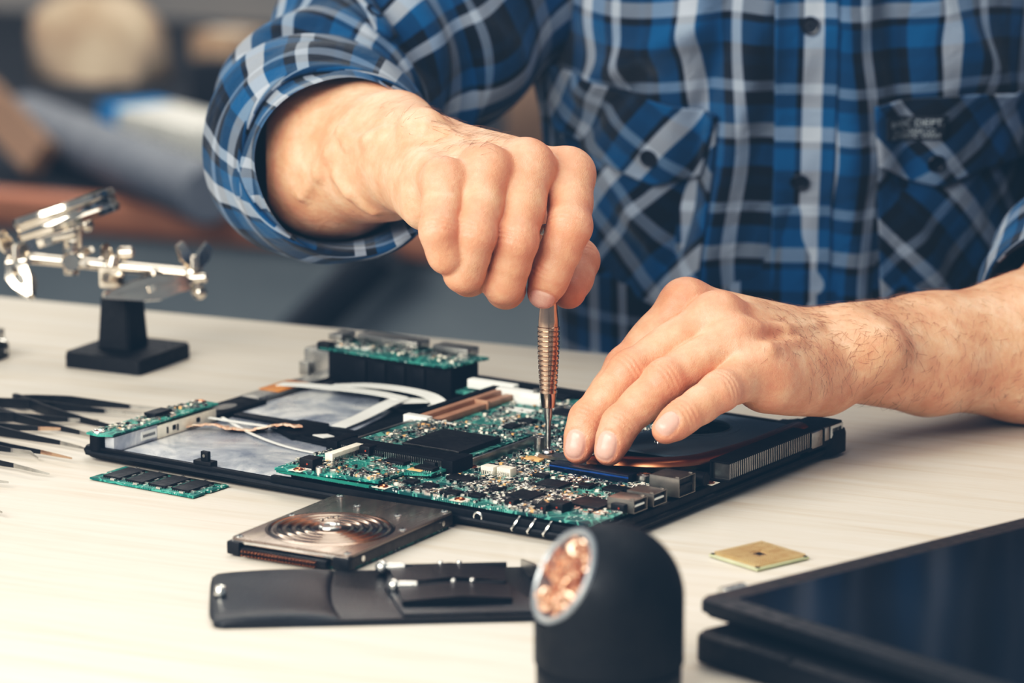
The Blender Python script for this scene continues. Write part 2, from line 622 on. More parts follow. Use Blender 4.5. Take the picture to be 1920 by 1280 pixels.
B('c', ELR, A(640, 288, 2.130), .043, .0425); B('c', ELL, A(1990, 615, 2.146), .0410, .0400)
hc = np.array((tcx, tcy - .015, .565))
B('e', hc, XYZ, (.077, .097, .118), k=.03)                       # skull
B('e', hc + (0, -.035, -.062), XYZ, (.056, .060, .060), k=.03)   # jaw
B('c', hc + (0, -.098, .008), hc + (0, -.116, -.030), .008, .013, k=.014)   # nose
for s in (-1, 1):
    B('e', hc + (s * .080, .008, -.008), XYZ, (.010, .020, .032), k=.008)   # ears
    B('e', hc + (s * .033, -.084, .022), XYZ, (.024, .014, .008), k=.01)    # brow
    B('e', hc + (s * .032, -.082, .004), XYZ, (.014, .012, .011), k=.004)   # eyes
    B('c', (tcx + s * .09, tcy, HIPZ), (tcx + s * .13, tcy - .38, HIPZ - .02), .085, .062, k=.05)
    B('c', (tcx + s * .13, tcy - .38, HIPZ - .02), (tcx + s * .13, tcy - .33, -.67), .056, .038)
    B('c', (tcx + s * .13, tcy - .32, -.70), (tcx + s * .14, tcy - .47, -.715), .036, .030, k=.02)
B('e', hc + (0, -.092, -.060), XYZ, (.024, .010, .006), k=.004)  # lips
BV, BQ = surface_nets(FB.D, FB.lo, FB.h)
BV = relax(BV, BQ, 1, .4)

SEAT = (tcx, tcy, -.75)
def skin_mesh(parts):
    vs, qs, red, nail, o = [], [], [], [], 0
    for V, Q, r, n in parts:
        vs.append(V); qs.append(Q + o); red.append(r); nail.append(n); o += len(V)
    V, Q = np.concatenate(vs), np.concatenate(qs)
    me = bpy.data.meshes.new('person')
    me.vertices.add(len(V)); me.loops.add(len(Q) * 4); me.polygons.add(len(Q))
    me.vertices.foreach_set('co', (V - np.array(SEAT)).astype(np.float32).ravel())
    me.loops.foreach_set('vertex_index', Q.astype(np.int32).ravel())
    me.polygons.foreach_set('loop_start', np.arange(0, len(Q) * 4, 4, dtype=np.int32))
    me.polygons.foreach_set('use_smooth', np.ones(len(Q), bool))
    me.update(calc_edges=True)
    c = me.attributes.new('tint', 'FLOAT_COLOR', 'POINT')
    red, nail = np.concatenate(red), np.concatenate(nail)
    c.data.foreach_set('color', np.stack([red, nail, red * 0, red * 0 + 1], 1).astype(np.float32).ravel())
    return me

t = NT('skin')
at_ = t.n('ShaderNodeAttribute', attribute_name='tint')
sp = t.n('ShaderNodeSeparateColor')
t.l(at_.outputs['Color'], sp.inputs[0])
v = t.coords('Object')
n1 = t.noise(v, 55, 4)
base = t.ramp(n1, [(.30, S(208, 148, 114)), (.52, S(224, 170, 136)), (.74, S(236, 194, 162))])
base = t.mix(t.math('MULTIPLY', t.ramp(t.noise(v, 190, 4, .7), [(.42, (0, 0, 0, 1)), (.75, (1, 1, 1, 1))]), .40), base, S(208, 132, 108))
base = t.mix(t.math('MULTIPLY', sp.outputs[0], .62), base, S(206, 122, 96))
base = t.mix(t.math('MULTIPLY', sp.outputs[1], .75), base, S(226, 178, 166))
t.l(base, t.b.inputs['Base Color'])
t.setp(Subsurface_Weight=.22, Subsurface_Radius=(.006, .0025, .0015), Subsurface_Scale=1.0, Specular_IOR_Level=.42)
rr = t.math('SUBTRACT', t.ramp(t.noise(v, 260), [(.3, (.40,) * 3 + (1,)), (.7, (.56,) * 3 + (1,))]), t.math('MULTIPLY', sp.outputs[1], .2))
t.l(rr, t.b.inputs['Roughness'])
vo = t.n('ShaderNodeTexVoronoi', feature='DISTANCE_TO_EDGE')
vo.inputs['Scale'].default_value = 900
t.l(v, vo.inputs['Vector'])
ht = t.math('ADD', t.math('MULTIPLY', t.math('MINIMUM', vo.outputs['Distance'], .25), .5), t.math('MULTIPLY', t.noise(v, 300, 4), 1.0))
ht = t.math('MULTIPLY', ht, t.math('SUBTRACT', 1.0, sp.outputs[1]))
t.bump(ht, .5, .0009)
M_SKIN = t.m

person = link('person', skin_mesh([(right.V, right.Q, right.red, right.nail), (left.V, left.Q, left.red, left.nail),
                                   (BV, BQ, np.full(len(BV), .15), np.zeros(len(BV)))]), M_SKIN)
person.location = SEAT
tag(person, 'person in a blue plaid shirt with rolled sleeves working a screwdriver over the open laptop', 'person')
# ------------------------------------------------------------------ clothes
def plaid(name, warp_shift=0.0, weft_shift=0.0):
    t = NT(name)
    uv = t.n('ShaderNodeUVMap', uv_map='UVMap')
    sx = t.n('ShaderNodeSeparateXYZ')
    t.l(uv.outputs[0], sx.inputs[0])
    white, blue, navy, deep, grey = S(184, 193, 208), S(0, 78, 122), S(6, 13, 22), S(3, 30, 50), S(100, 114, 130)
    sett = [(0, white), (.14, blue), (.30, navy), (.385, S(164, 174, 190)), (.475, navy), (.66, deep), (.715, navy), (.78, blue), (.955, navy)]
    white = S(152, 164, 182)
    sett2 = [(0, white), (.12, blue), (.27, navy), (.385, S(132, 146, 166)), (.47, navy), (.60, deep), (.68, navy), (.76, blue), (.94, navy)]
    cols = []
    for ax, sh, st in (('X', warp_shift, sett), ('Y', weft_shift, sett2)):
        f = t.math('FRACT', t.math('ADD', t.math('MULTIPLY', sx.outputs[ax], 1 / .077), sh))
        cols.append(t.ramp(f, st, 'CONSTANT'))
    c = t.mix(.44, cols[0], cols[1])
    tc = t.coords('UV', (1, 1, 1))
    c = t.mix(t.math('MULTIPLY', t.noise(tc, 1800, 2), .35), c, S(20, 34, 52))
    t.l(c, t.b.inputs['Base Color'])
    t.setp(Roughness=.85, Specular_IOR_Level=.2, Sheen_Weight=.12)
    wv = t.n('ShaderNodeTexWave', bands_direction='DIAGONAL')
    wv.inputs['Scale'].default_value = 420
    t.l(tc, wv.inputs['Vector'])
    h = t.math('ADD', t.math('MULTIPLY', wv.outputs['Fac'], .25), t.math('MULTIPLY', t.noise(tc, 26, 4, .5, .8), 5.0))
    t.bump(h, .42, .0035)
    return t.m

M_PLAID = plaid('plaid_cotton', .93, .30)
M_PLAID2 = plaid('plaid_cotton_band', .07, .30)
M_BUTTON = pm('button_navy', S(18, 24, 34), scale=300, rough=.35)
M_LABEL = pm('woven_label_black', S(20, 26, 34), scale=900, rough=.8)
M_LABELTXT = pm('woven_label_grey', S(150, 158, 164), scale=900, rough=.8)

def grid_mesh(name, P, UV, closed=False):
    """P, UV: arrays rows x cols x 3 / 2"""
    r, c = P.shape[:2]
    me = bpy.data.meshes.new(name)
    idx = np.arange(r * c).reshape(r, c)
    q = np.stack([idx[:-1, :-1], idx[:-1, 1:], idx[1:, 1:], idx[1:, :-1]], -1).reshape(-1, 4)
    me.from_pydata(P.reshape(-1, 3).tolist(), [], q.tolist())
    uv = me.uv_layers.new(name='UVMap')
    li = np.zeros(len(me.loops), np.int32)
    me.loops.foreach_get('vertex_index', li)
    uv.data.foreach_set('uv', UV.reshape(-1, 2)[li].astype(np.float32).ravel())
    return me

def wob(a, b, s=0):
    r = np.random.default_rng(100 + s)
    o = 0
    for k in range(7):
        f, g, p, q = r.uniform(-1, 1), r.uniform(-1, 1), r.uniform(0, 6.3), r.uniform(.5, 1)
        o = o + q * np.sin(a * f * 60 * (1 + k * .35) + b * g * 60 * (1 + k * .35) + p) / (1 + k * .5)
    return o / 2.2

RIDGES = [  # crease lines across the front: s0, z0, s1, z1, width, height
    (-.020, .22, -.060, .02, .010, .0075), (-.043, .23, -.075, .05, .008, -.0060), (.022, .20, .034, -.02, .010, .0055),
    (.048, .22, .062, .10, .011, -.0070), (-.13, .16, -.06, .20, .010, .0055), (-.15, .12, -.09, .17, .008, -.0040),
    (.07, .215, .12, .16, .012, .006), (-.10, .08, -.05, .02, .010, .0045), (.06, .09, .10, .00, .010, .004), (-.004, .10, -.01, -.04, .009, -.003)]
def torso_pt(s, z, off=0.0):
    """s: metres round the chest from the button band, z: height"""
    s, z = np.asarray(s, float), np.asarray(z, float)
    zz = np.clip(z, -.25, .40)
    a = .138 + .17 * np.clip(zz, 0, .19) - .12 * np.clip(-zz, 0, .1) + .05 * np.clip(zz - .19, 0, .2)
    b = .108 + .10 * np.clip(zz, 0, .2) - .15 * np.clip(zz - .25, 0, .1)
    ph = s / (.93 * a)
    d = off + .0034 * wob(s, z, 3) + .0016 * wob(s * 2.3, z * 1.1, 9)
    for s0, z0, s1, z1, w, h in RIDGES:
        vx, vz = s1 - s0, z1 - z0
        t = np.clip(((s - s0) * vx + (z - z0) * vz) / (vx * vx + vz * vz), 0, 1)
        q = (s - s0 - t * vx) ** 2 + (z - z0 - t * vz) ** 2
        d = d + 1.5 * h * np.exp(-q / (w * w))
    for sc in (-.085, .085):      # chest
        d = d + .013 * np.exp(-((s - sc) / .05) ** 2 - ((z - .175) / .06) ** 2)
    x = TC.x + (a + d) * np.sin(ph)
    y = TC.y - (b + d) * np.cos(ph)
    return np.stack([x, y, z + 0 * x], -1)

def on_torso(px, py):
    """(s, z) of the shirt front under a photo pixel"""
    d, s, z = 2.28, 0.0, 0.0
    for _ in range(12):
        p = A(px, py, d)
        z = p[2]
        a = .138 + .17 * np.clip(z, 0, .19) + .05 * np.clip(z - .19, 0, .2)
        s = .93 * a * math.asin(max(-.98, min(.98, (p[0] - TC.x) / a)))
        q = torso_pt(s, z)
        v = Vector(q) - _C
        d = .5 * d + .5 * v.dot(_F)
    return s, z

def tuv(s, z):
    """the cloth's own coordinates; it drifts a little with the folds"""
    return np.stack([s + .05 * z * (s / .15) + .0035 * np.sin(z * 38 + s * 9), z + .003 * np.sin(s * 45)], -1)

ss, zz = np.meshgrid(np.linspace(-.285, .285, 230), np.linspace(-.16, .345, 190))
shirt = link('shirt', grid_mesh('shirt', torso_pt(ss, zz), tuv(ss, zz)), M_PLAID, person, True, True)
so = shirt.modifiers.new('cloth', 'SOLIDIFY'); so.thickness = .0012; so.offset = -1

def patch(name, top, bot, off, rot, mat, n=44, m=34, thick=.0016, edge=.0, shift=(0, 0)):
    """a sewn-on piece of cloth between two edge polylines given in photo pixels"""
    def resample(pl, k):
        pl = np.array([on_torso(*p) for p in pl])
        L = np.r_[0, np.cumsum(np.linalg.norm(np.diff(pl, axis=0), axis=1))]
        t = np.linspace(0, L[-1], k)
        return np.stack([np.interp(t, L, pl[:, i]) for i in range(2)], -1)
    T, Bq = resample(top, n), resample(bot, n)
    w = np.linspace(0, 1, m)[:, None, None]
    SZ = T[None] * (1 - w) + Bq[None] * w
    s, z = SZ[..., 0], SZ[..., 1]
    P = torso_pt(s, z, off)
    c, q = math.cos(rot), math.sin(rot)
    UV = np.stack([c * s - q * z + shift[0], q * s + c * z + shift[1]], -1)
    o = link(name, grid_mesh(name, P, UV), mat, shirt, True, True)
    md = o.modifiers.new('cloth', 'SOLIDIFY'); md.thickness = thick; md.offset = -1
    return o

def strip(name, s0, s1, z0, z1, off, mat, u0):
    s, z = np.meshgrid(np.linspace(s0, s1, 24), np.linspace(z0, z1, 160))
    P = torso_pt(s, z, off)
    o = link(name, grid_mesh(name, P, np.stack([s - (s0 + s1) / 2 + u0, z], -1)), mat, shirt, True, True)
    md = o.modifiers.new('cloth', 'SOLIDIFY'); md.thickness = .0016; md.offset = -1
    return o
strip('placket', -.0165, .0165, -.15, .31, .0022, M_PLAID, .0068)

# chest pockets cut on the bias, with pointed flaps
patch('pocket', [(1052, 150), (1352, 232)], [(1110, 545), (1322, 600)], .0016, R_(45), M_PLAID, shift=(.013, .02))
patch('pocket', [(1640, 240), (1935, 215)], [(1648, 560), (1930, 640)], .0016, R_(-45), M_PLAID, shift=(.030, .01))
patch('pocket_flap', [(1032, 112), (1120, 140), (1200, 168), (1275, 196), (1352, 212)], [(1062, 235), (1135, 288), (1180, 318), (1238, 344), (1318, 326)], .0062, R_(40), M_PLAID, shift=(.0, .048))
patch('pocket_flap', [(1627, 198), (1720, 180), (1800, 174), (1880, 170), (1950, 164)], [(1636, 308), (1690, 330), (1748, 347), (1820, 312), (1945, 262)], .0062, R_(-42), M_PLAID, shift=(.052, .03))

def normal_at(s, z):
    p, q, r = (torso_pt(s + a, z + b) for a, b in ((0, 0), (.004, 0), (0, .004)))
    return Vector(np.cross(q - p, r - p)).normalized(), Vector(p)
def button(px, py, off=.004, r=.0058, host=None):
    s, z = on_torso(px, py)
    n, p = normal_at(s, z)
    n = n if n.y < 0 else -n
    M = Matrix.Translation(p + n * off) @ n.to_track_quat('Z', 'Y').to_matrix().to_4x4()
    b = MB().lathe([(.0001, .0004), (r * .62, .0004), (r * .72, .0013), (r * .92, .0016), (r, .0009), (r * .96, 0), (.0001, 0)], 24, M, cap=False)
    for i in range(4):
        b.ball(M @ Vector((.0012 * math.cos(i * 1.571 + .8), .0012 * math.sin(i * 1.571 + .8), .0005)), .0005, 6, 4)
    b.build('button', M_BUTTON, host or shirt, True)
for x, y, o_ in ((1519, 48, .003), (1500, 336, .003), (1496, 620, .003), (1233, 287, .0072), (1744, 296, .0072)):
    button(x, y, o_)

# woven label on the flap: two rows of pale lettering
patch('woven_label', [(1650, 218), (1698, 214), (1746, 212)], [(1650, 260), (1698, 257), (1747, 254)], .0080, 0, M_LABEL, n=20, m=10)
def text_on_shirt(txt, size, px, py, width, off=.0106, tilt=R_(3)):
    cu = bpy.data.curves.new('lettering', 'FONT')
    cu.body, cu.size, cu.align_x, cu.align_y = txt, size, 'CENTER', 'CENTER'
    o = bpy.data.objects.new('lettering', cu)
    COL.objects.link(o)
    bpy.context.view_layer.update()
    me = bpy.data.meshes.new_from_object(o)
    bpy.data.objects.remove(o)
    xs = [v.co.x for v in me.vertices]
    k = width / (max(xs) - min(xs))
    s0, z0 = on_torso(px, py)
    for v in me.vertices:
        x, y = v.co.x * k, v.co.y
        v.co = torso_pt(s0 + x * math.cos(tilt) - y * math.sin(tilt), z0 + x * math.sin(tilt) + y * math.cos(tilt), off)
    return link('lettering', me, M_LABELTXT, shirt, True)
text_on_shirt('BASIC DEPT.', .0062, 1697, 226, .027)
text_on_shirt('UTILITY WEAR CO', .0040, 1693, 241, .022)
text_on_shirt('AUTHENTIC WEAR', .0040, 1696, 250, .026)

# collar ends and neck are above the frame
cc = MB()
for s in (-1, 1):
    cc.tube([(TC.x + s * .01, TC.y - .115, .365), (TC.x + s * .055, TC.y - .085, .405), (TC.x + s * .072, TC.y - .01, .425), (TC.x + s * .03, TC.y + .06, .43)], 1, flat=(.026, .002), up=(0, 0, 1))
cc.build('collar', M_PLAID, shirt, True)
# yoke: closes the shirt over the shoulders
ths = np.linspace(-math.pi, math.pi, 64)
rows = []
for k, (fx, z) in enumerate(((1.0, .335), (1.02, .352), (.92, .375), (.6, .395), (.42, .405))):
    rows.append(np.stack([TC.x + (.182 * fx) * np.sin(ths), TC.y - (.112 * fx ** .5) * np.cos(ths), z + 0 * ths], -1))
rows.insert(0, np.stack([TC.x + .155 * np.sin(ths), TC.y - .118 * np.cos(ths), .2 + 0 * ths], -1))
rows.insert(0, np.stack([TC.x + .140 * np.sin(ths), TC.y - .106 * np.cos(ths), -.2 + 0 * ths], -1))
Py = np.array(rows)
link('yoke', grid_mesh('yoke', Py, np.stack([np.broadcast_to(ths * .14, Py.shape[:2]), Py[..., 2]], -1)), M_PLAID, shirt, True, True)

# sleeves
def sleeve_frames(path, n):
    P = np.array(bez(path, n))
    T = np.gradient(P, axis=0)
    T /= np.linalg.norm(T, axis=1)[:, None]
    N = [unit(np.cross(T[0], (0, 0, 1.0)))]
    for i in range(1, len(P)):
        v = N[-1] - T[i] * (N[-1] @ T[i])
        N.append(unit(v))
    N = np.array(N)
    L = np.r_[0, np.cumsum(np.linalg.norm(np.diff(P, axis=0), axis=1))]
    return P, T, N, np.cross(T, N), L

def tube_cloth(name, path, radii, n, mat, amp, seed, shear=(0, 0), rot=0.0, lip=None, tw=0.0, parent=None):
    P, T, N, Bn, L = sleeve_frames(path, n)
    th = np.linspace(0, 2 * math.pi, 121)
    rs = np.interp(L, np.linspace(0, L[-1], len(radii)), radii)
    C, Sn = np.cos(th)[None, :, None], np.sin(th)[None, :, None]
    TH, LL = np.meshgrid(th, L)
    rr = rs[:, None]
    per = lambda k, f, ph: np.sin(k * TH + f * LL + ph)
    r_ = np.random.default_rng(seed)
    w = 0
    for i in range(9):
        w = w + per(int(r_.integers(1, 5)), r_.uniform(-150, 150), r_.uniform(0, 6)) / (1 + .22 * i)
    w = np.sign(w) * np.abs(w / 2.4) ** .8
    rr = rr + amp * w * np.clip(LL / .02, .25, 1)
    pos = P[:, None, :] + N[:, None, :] * C * rr[..., None] + Bn[:, None, :] * Sn * rr[..., None]
    fall = np.exp(-(L / .05) ** 2)[:, None]
    pos = pos - T[0] * ((shear[0] * np.cos(TH) + shear[1] * np.sin(TH)) * rs[0] * fall)[..., None]
    u, v = TH * float(np.mean(rs)), LL
    c, s = math.cos(rot), math.sin(rot)
    UV = np.stack([c * u - s * v + tw * v, s * u + c * v], -1)
    if lip:      # turn the opening edge inwards
        depth, th_ = lip
        inner = [(0.45 * th_, -.0012), (th_, .0005), (th_ * 1.1, .35 * depth), (th_ * 1.0, depth)]
        rows, uvs = [], []
        for dr, dl in inner[::-1]:
            rr0 = rr[0] - dr
            q = P[0] + T[0] * dl + N[0] * (np.cos(th) * rr0)[:, None] + Bn[0] * (np.sin(th) * rr0)[:, None]
            q = q - T[0] * ((shear[0] * np.cos(th) + shear[1] * np.sin(th)) * rs[0])[:, None]
            rows.append(q)
            uvs.append(np.stack([c * u[0] + s * dl + .02, s * u[0] - c * dl], -1))
        pos = np.concatenate([np.array(rows), pos])
        UV = np.concatenate([np.array(uvs), UV])
    o = link(name, grid_mesh(name, pos, UV), mat, parent or shirt, True, True)
    return o

rp = [A(644, 312, 2.088), A(612, 292, 2.13), A(582, 262, 2.178), A(606, 196, 2.235), A(725, 105, 2.285), A(855, 0, 2.325), tuple(SHR)]
sleeve_r = tube_cloth('sleeve', rp, [.050, .055, .058, .063, .068, .074, .078, .080], 110, M_PLAID, .0066, 5, rot=.2, tw=.2)
tube_cloth('cuff', [A(640, 304, 2.094), A(610, 290, 2.130), A(570, 266, 2.178)], [.0540, .0595, .0640, .0645, .059], 40, M_PLAID2, .0030, 11, shear=(.42, .22), rot=.25, lip=(.045, .0042))
lp = [A(2030, 575, 2.180), A(2105, 480, 2.24), A(2150, 300, 2.31), A(2150, 100, 2.35), tuple(SHL + np.array((-.01, 0, -.01)))]
tube_cloth('sleeve', lp, [.056, .062, .066, .072, .076], 80, M_PLAID, .004, 8, rot=.3)
tube_cloth('cuff', [A(2020, 600, 2.172), A(2042, 540, 2.205), A(2066, 470, 2.243)], [.060, .064, .064, .058], 30, M_PLAID2, .002, 13, rot=.1, lip=(.03, .004))
# sleeve tab button above the rolled cuff
bq = A(690, 36, 2.215)
n_ = Vector(unit(np.array(_C) - bq))
def ray_hit(px, py, obj, world=True):
    from mathutils.bvhtree import BVHTree
    M = world_of(obj)
    t_ = BVHTree.FromPolygons([M @ v.co for v in obj.data.vertices], [tuple(p.vertices) for p in obj.data.polygons])
    dirn = (at(px, py, 1.0) - _C).normalized()
    h_ = t_.ray_cast(_C, dirn)
    n0 = h_[1] if h_[1].dot(dirn) < 0 else -h_[1]
    return h_[0], n0
tab_rows, tab_uv = [], []
for k in range(9):
    f = k / 8
    for j in range(5):
        g = j / 4
        x_, y_ = 650 + 62 * f + (58 - 10 * f) * (g - .5), -30 + 92 * f + 40 * (g - .5) * (1 - .2 * f) + (14 if k == 8 and 0 < j < 4 else 0)
        h_ = ray_hit(x_, y_, sleeve_r)
        tab_rows.append(h_[0] + h_[1] * (.004 + .0015 * math.sin(math.pi * g)))
        tab_uv.append((.022 * g, .05 * f))
tab = link('sleeve_tab', grid_mesh('sleeve_tab', np.array([tuple(v) for v in tab_rows]).reshape(9, 5, 3), np.array(tab_uv).reshape(9, 5, 2)), M_PLAID2, shirt, True, True)
md = tab.modifiers.new('cloth', 'SOLIDIFY'); md.thickness = .002
hp, hn = ray_hit(690, 38, sleeve_r)
Mx = Matrix.Translation(hp + hn * .0065) @ hn.to_track_quat('Z', 'Y').to_matrix().to_4x4()
r = .0058
MB().lathe([(.0001, .0004), (r * .62, .0004), (r * .72, .0013), (r * .92, .0016), (r, .0009), (r * .96, 0), (.0001, 0)], 24, Mx, cap=False).build('button', M_BUTTON, shirt, True)
Mb = Matrix.Translation(Vector(bq)) @ n_.to_track_quat('Z', 'Y').to_matrix().to_4x4()
# trousers, hair: under the table and above the frame
FT = Field((-.1, 1.85, -.76), (.46, 2.56, -.05), .010)
def Bt(kind, *args, k=.04):
    put(FT, FT.D, kind, args, k)
Bt('e', (tcx, tcy + .01, HIPZ), XYZ, (.172, .124, .12), k=.06)
for s in (-1, 1):
    Bt('c', (tcx + s * .09, tcy, HIPZ), (tcx + s * .13, tcy - .38, HIPZ - .02), .094, .072, k=.05)
    Bt('c', (tcx + s * .13, tcy - .38, HIPZ - .02), (tcx + s * .13, tcy - .33, -.64), .067, .058)
V_, Q_ = surface_nets(FT.D, FT.lo, FT.h)
me = pydata('trousers', relax(V_, Q_, 1, .4), Q_.tolist())
M_DENIM = pm('dark_denim', S(34, 44, 62), scale=400, rough=.9)
link('trousers', me, M_DENIM, person, True, True)
FHr = Field(hc - .16, hc + .16, .006)
put(FHr, FHr.D, 'e', (hc + (0, .012, .018), XYZ, (.085, .098, .112)), .0)
s, G_ = FHr.sl(FHr.lo, FHr.lo + .32)
FHr.D[s] = np.maximum(FHr.D[s], -(.6 * (G_[1] - hc[1]) + .8 * (G_[2] - hc[2]) + .020))
V_, Q_ = surface_nets(FHr.D, FHr.lo, FHr.h)
M_HAIR = pm('brown_hair', S(46, 32, 24), S(70, 50, 36), scale=600, rough=.6, bump=.3)
link('hair', pydata('hair', V_, Q_.tolist()), M_HAIR, person, True, True)
st = empty('work_stool', (tcx, tcy + .02, -.75), 0, 'round work stool with dark padded seat under the person', 'stool')
M_STOOL = pm('stool_black', S(28, 30, 34), scale=300, rough=.6)
MB().lathe([(.16, .325), (.18, .335), (.18, .36), (.165, .375), (.0001, .38)], 40).build('seat', M_STOOL, st)
MB().cyl((0, 0, .06), (0, 0, .33), .022).build('column', M_STOOL, st)
for i in range(5):
    a = i * 2 * math.pi / 5
    MB().tube([(0, 0, .075), (.14 * math.cos(a), .14 * math.sin(a), .055), (.24 * math.cos(a), .24 * math.sin(a), .012)], [.016, .014, .012]).build('leg', M_STOOL, st)
# fine dark hair on forearms and wrists
def arm_hair(V, Q, boxes, count, seed):
    N = np.zeros_like(V)
    fn = np.cross(V[Q[:, 2]] - V[Q[:, 0]], V[Q[:, 3]] - V[Q[:, 1]])
    for i in range(4):
        np.add.at(N, Q[:, i], fn)
    N /= np.linalg.norm(N, axis=1)[:, None] + 1e-12
    w = V - np.array(_C)
    d = w @ np.array(_F)
    px = 960 + FPX * (w @ np.array(_R)) / d
    py = 640 - FPX * (w @ np.array(_U)) / d
    r = np.random.default_rng(seed)
    vs, fs = [], []
    for (x0, x1, y0, y1, n, dx, dy) in boxes:
        wt = np.clip((px - x0) / 50, 0, 1) * np.clip((x1 - px) / 50, 0, 1) * np.clip((py - y0) / 30, 0, 1) * np.clip((y1 - py) / 40, 0, 1)
        m = np.flatnonzero((r.random(len(V)) < wt) & (px > x0) & (px < x1) & (py > y0) & (py < y1) & (N @ np.array(_F) < .25))
        if not len(m):
            continue
        for i in r.choice(m, min(n, len(m)), replace=False):
            p, nn = V[i], N[i]
            dirv = np.array(_R) * (dx + r.normal(0, .45)) - np.array(_U) * (dy + r.normal(0, .45))
            t = unit(dirv - nn * (dirv @ nn))
            L = r.uniform(.004, .011)
            cv = unit(np.cross(t, nn)) * r.normal(0, .35)
            pts = [p - nn * .0003, p + t * L * .35 + nn * .0007, p + t * L * .7 + cv * L * .2 + nn * .0010, p + t * L + cv * L * .5 + nn * r.uniform(.0002, .0016)]
            sd = unit(np.cross(t, nn))
            o = len(vs)
            for k, q in enumerate(pts):
                rad = (.00007, .000065, .00005, .00002)[k]
                vs += [q + sd * rad, q - sd * rad, q + nn * rad * 1.4]
            for k in range(3):
                for j in range(3):
                    a, b = o + k * 3 + j, o + k * 3 + (j + 1) % 3
                    fs.append((a, b, b + 3, a + 3))
    return vs, fs
v1, f1 = arm_hair(right.V, right.Q, [(770, 960, 190, 300, 210, 1, .25), (690, 800, 170, 260, 50, 1, .2)], 0, 5)
v2, f2 = arm_hair(left.V, left.Q, [(1430, 1740, 530, 690, 400, -.5, .5), (1600, 1960, 470, 780, 330, -.4, .7), (1500, 1640, 640, 740, 60, -.3, .9)], 0, 6)
o_ = len(v1)
M_AHAIR = pm('dark_arm_hair', S(100, 68, 52), scale=100, rough=.6)
link('arm_hair', pydata('arm_hair', v1 + v2, f1 + [tuple(i + o_ for i in f) for f in f2]), M_AHAIR, person, True, None, kind='stuff')
# ------------------------------------------------------------------ setting
M_WALL = pm('wall_grey_paint', S(120, 120, 120), S(150, 145, 140), scale=1.6, rough=.9)
M_FLOOR = pm('dark_floor', S(44, 46, 50), S(56, 58, 60), scale=6, rough=.7)
def struct(name, mb, m):
    o = mb.build(name, m)
    o['kind'] = 'structure'
    return o
struct('floor', MB().box(-4, 4, -1.5, 7.0, -.80, -.75), M_FLOOR)
struct('wall_back', MB().box(-4, 4, 6.9, 7.0, -.75, 2.2), M_WALL)

# table: pale birch board, its far edge seen behind the laptop
tw = NT('birch_board')
v = tw.coords('Object', (1.2, 22, 22))
g1 = tw.noise(v, 5, 6, .6, .6)
g2 = tw.noise(tw.coords('Object', (4, 160, 40)), 6, 3, .6)
c = tw.ramp(g1, [(.30, S(208, 195, 178)), (.5, S(218, 210, 198)), (.72, S(223, 217, 208))])
c = tw.mix(tw.math('MULTIPLY', tw.ramp(g2, [(.50, (0, 0, 0, 1)), (.80, (1, 1, 1, 1))]), .30), c, S(196, 170, 140))
tw.l(c, tw.b.inputs['Base Color'])
tw.setp(Roughness=.42, Specular_IOR_Level=.35)
tw.bump(g2, .06, .0006)
M_BIRCH = tw.m
M_LEGMETAL = pm('grey_steel_leg', S(70, 74, 78), scale=100, rough=.45, metal=.6)
TA = math.atan2(-.1808, .4078)
table = empty('workbench_table', (-.339 + .62 * math.cos(TA), 2.4222 + .62 * math.sin(TA), -.75), TA, 'pale birch work table that everything in front lies on', 'table')
MB().box(-1.0, 1.1, -1.15, 0, .726, .75, .0025).build('tabletop', M_BIRCH, table)
for x in (-.94, 1.04):
    for y in (-1.08, -.07):
        MB().box(x - .02, x + .02, y - .02, y + .02, 0, .726, .003).build('leg', M_LEGMETAL, table)

# low bench behind the person with stored things, far out of focus
zb = A(0, 368, 4.6)[2]
b0 = gz(0, 368, zb); b1 = gz(800, 432, zb)
BA = math.atan2(b1.y - b0.y, b1.x - b0.x)
bench = empty('storage_bench', (b0.x, b0.y, -.75), BA, 'low storage bench with brown wooden edge behind the person', 'bench')
hb = zb + .75
M_BROWN = pm('brown_plank', S(156, 108, 84), S(170, 120, 96), scale=14, rough=.6, stretch=(1, 8, 8))
M_SLATE = pm('slate_panel', S(128, 136, 140), S(138, 146, 150), scale=8, rough=.8)
M_DARK = pm('dark_panel', S(26, 30, 36), scale=10, rough=.8)
MB().box(-1.6, 2.6, .045, 1.6, hb - .036, hb, .002).build('bench_top', M_DARK, bench)
MB().box(-1.6, 2.6, 0, .045, hb - .036, hb + .003, .006).build('front_plank', M_BROWN, bench)
MB().box(-1.59, 2.59, .055, .08, .03, hb - .036).build('front_panel', M_SLATE, bench)
for x in (-1.57, 2.53):
    MB().box(x, x + .04, .05, 1.58, 0, hb - .036).build('side_panel', M_SLATE, bench)
MB().box(-1.59, 2.59, 1.56, 1.58, .02, hb - .036, .003).build('back_panel', M_DARK, bench)
def bb(px, py, depth_in=.2, z=None):
    """local bench point under a pixel, depth_in behind the front edge"""
    n = Vector((-math.sin(BA), math.cos(BA), 0))
    r = _F + _R * ((px - 960) / FPX) + _U * ((640 - py) / FPX)
    k = (Vector((b0.x, b0.y, 0)) - _C).dot(n) + depth_in
    return _C + r * (k / r.dot(n))
# dark strut leaning in front of the panel
p, q = bb(722, 470, -.08), bb(548, 640, -.08)
q.z = max(q.z, -.74)
dirv = (q - p).normalized()
q = p + dirv * ((p.z + .744) / -dirv.z)
o = MB().tube([p, p + (q - p) * .5, q], .025, 14).build('leaning_rod', M_DARK)
tag(o, 'dark blurred rod leaning diagonally against the bench panel under the raised arm', 'rod')

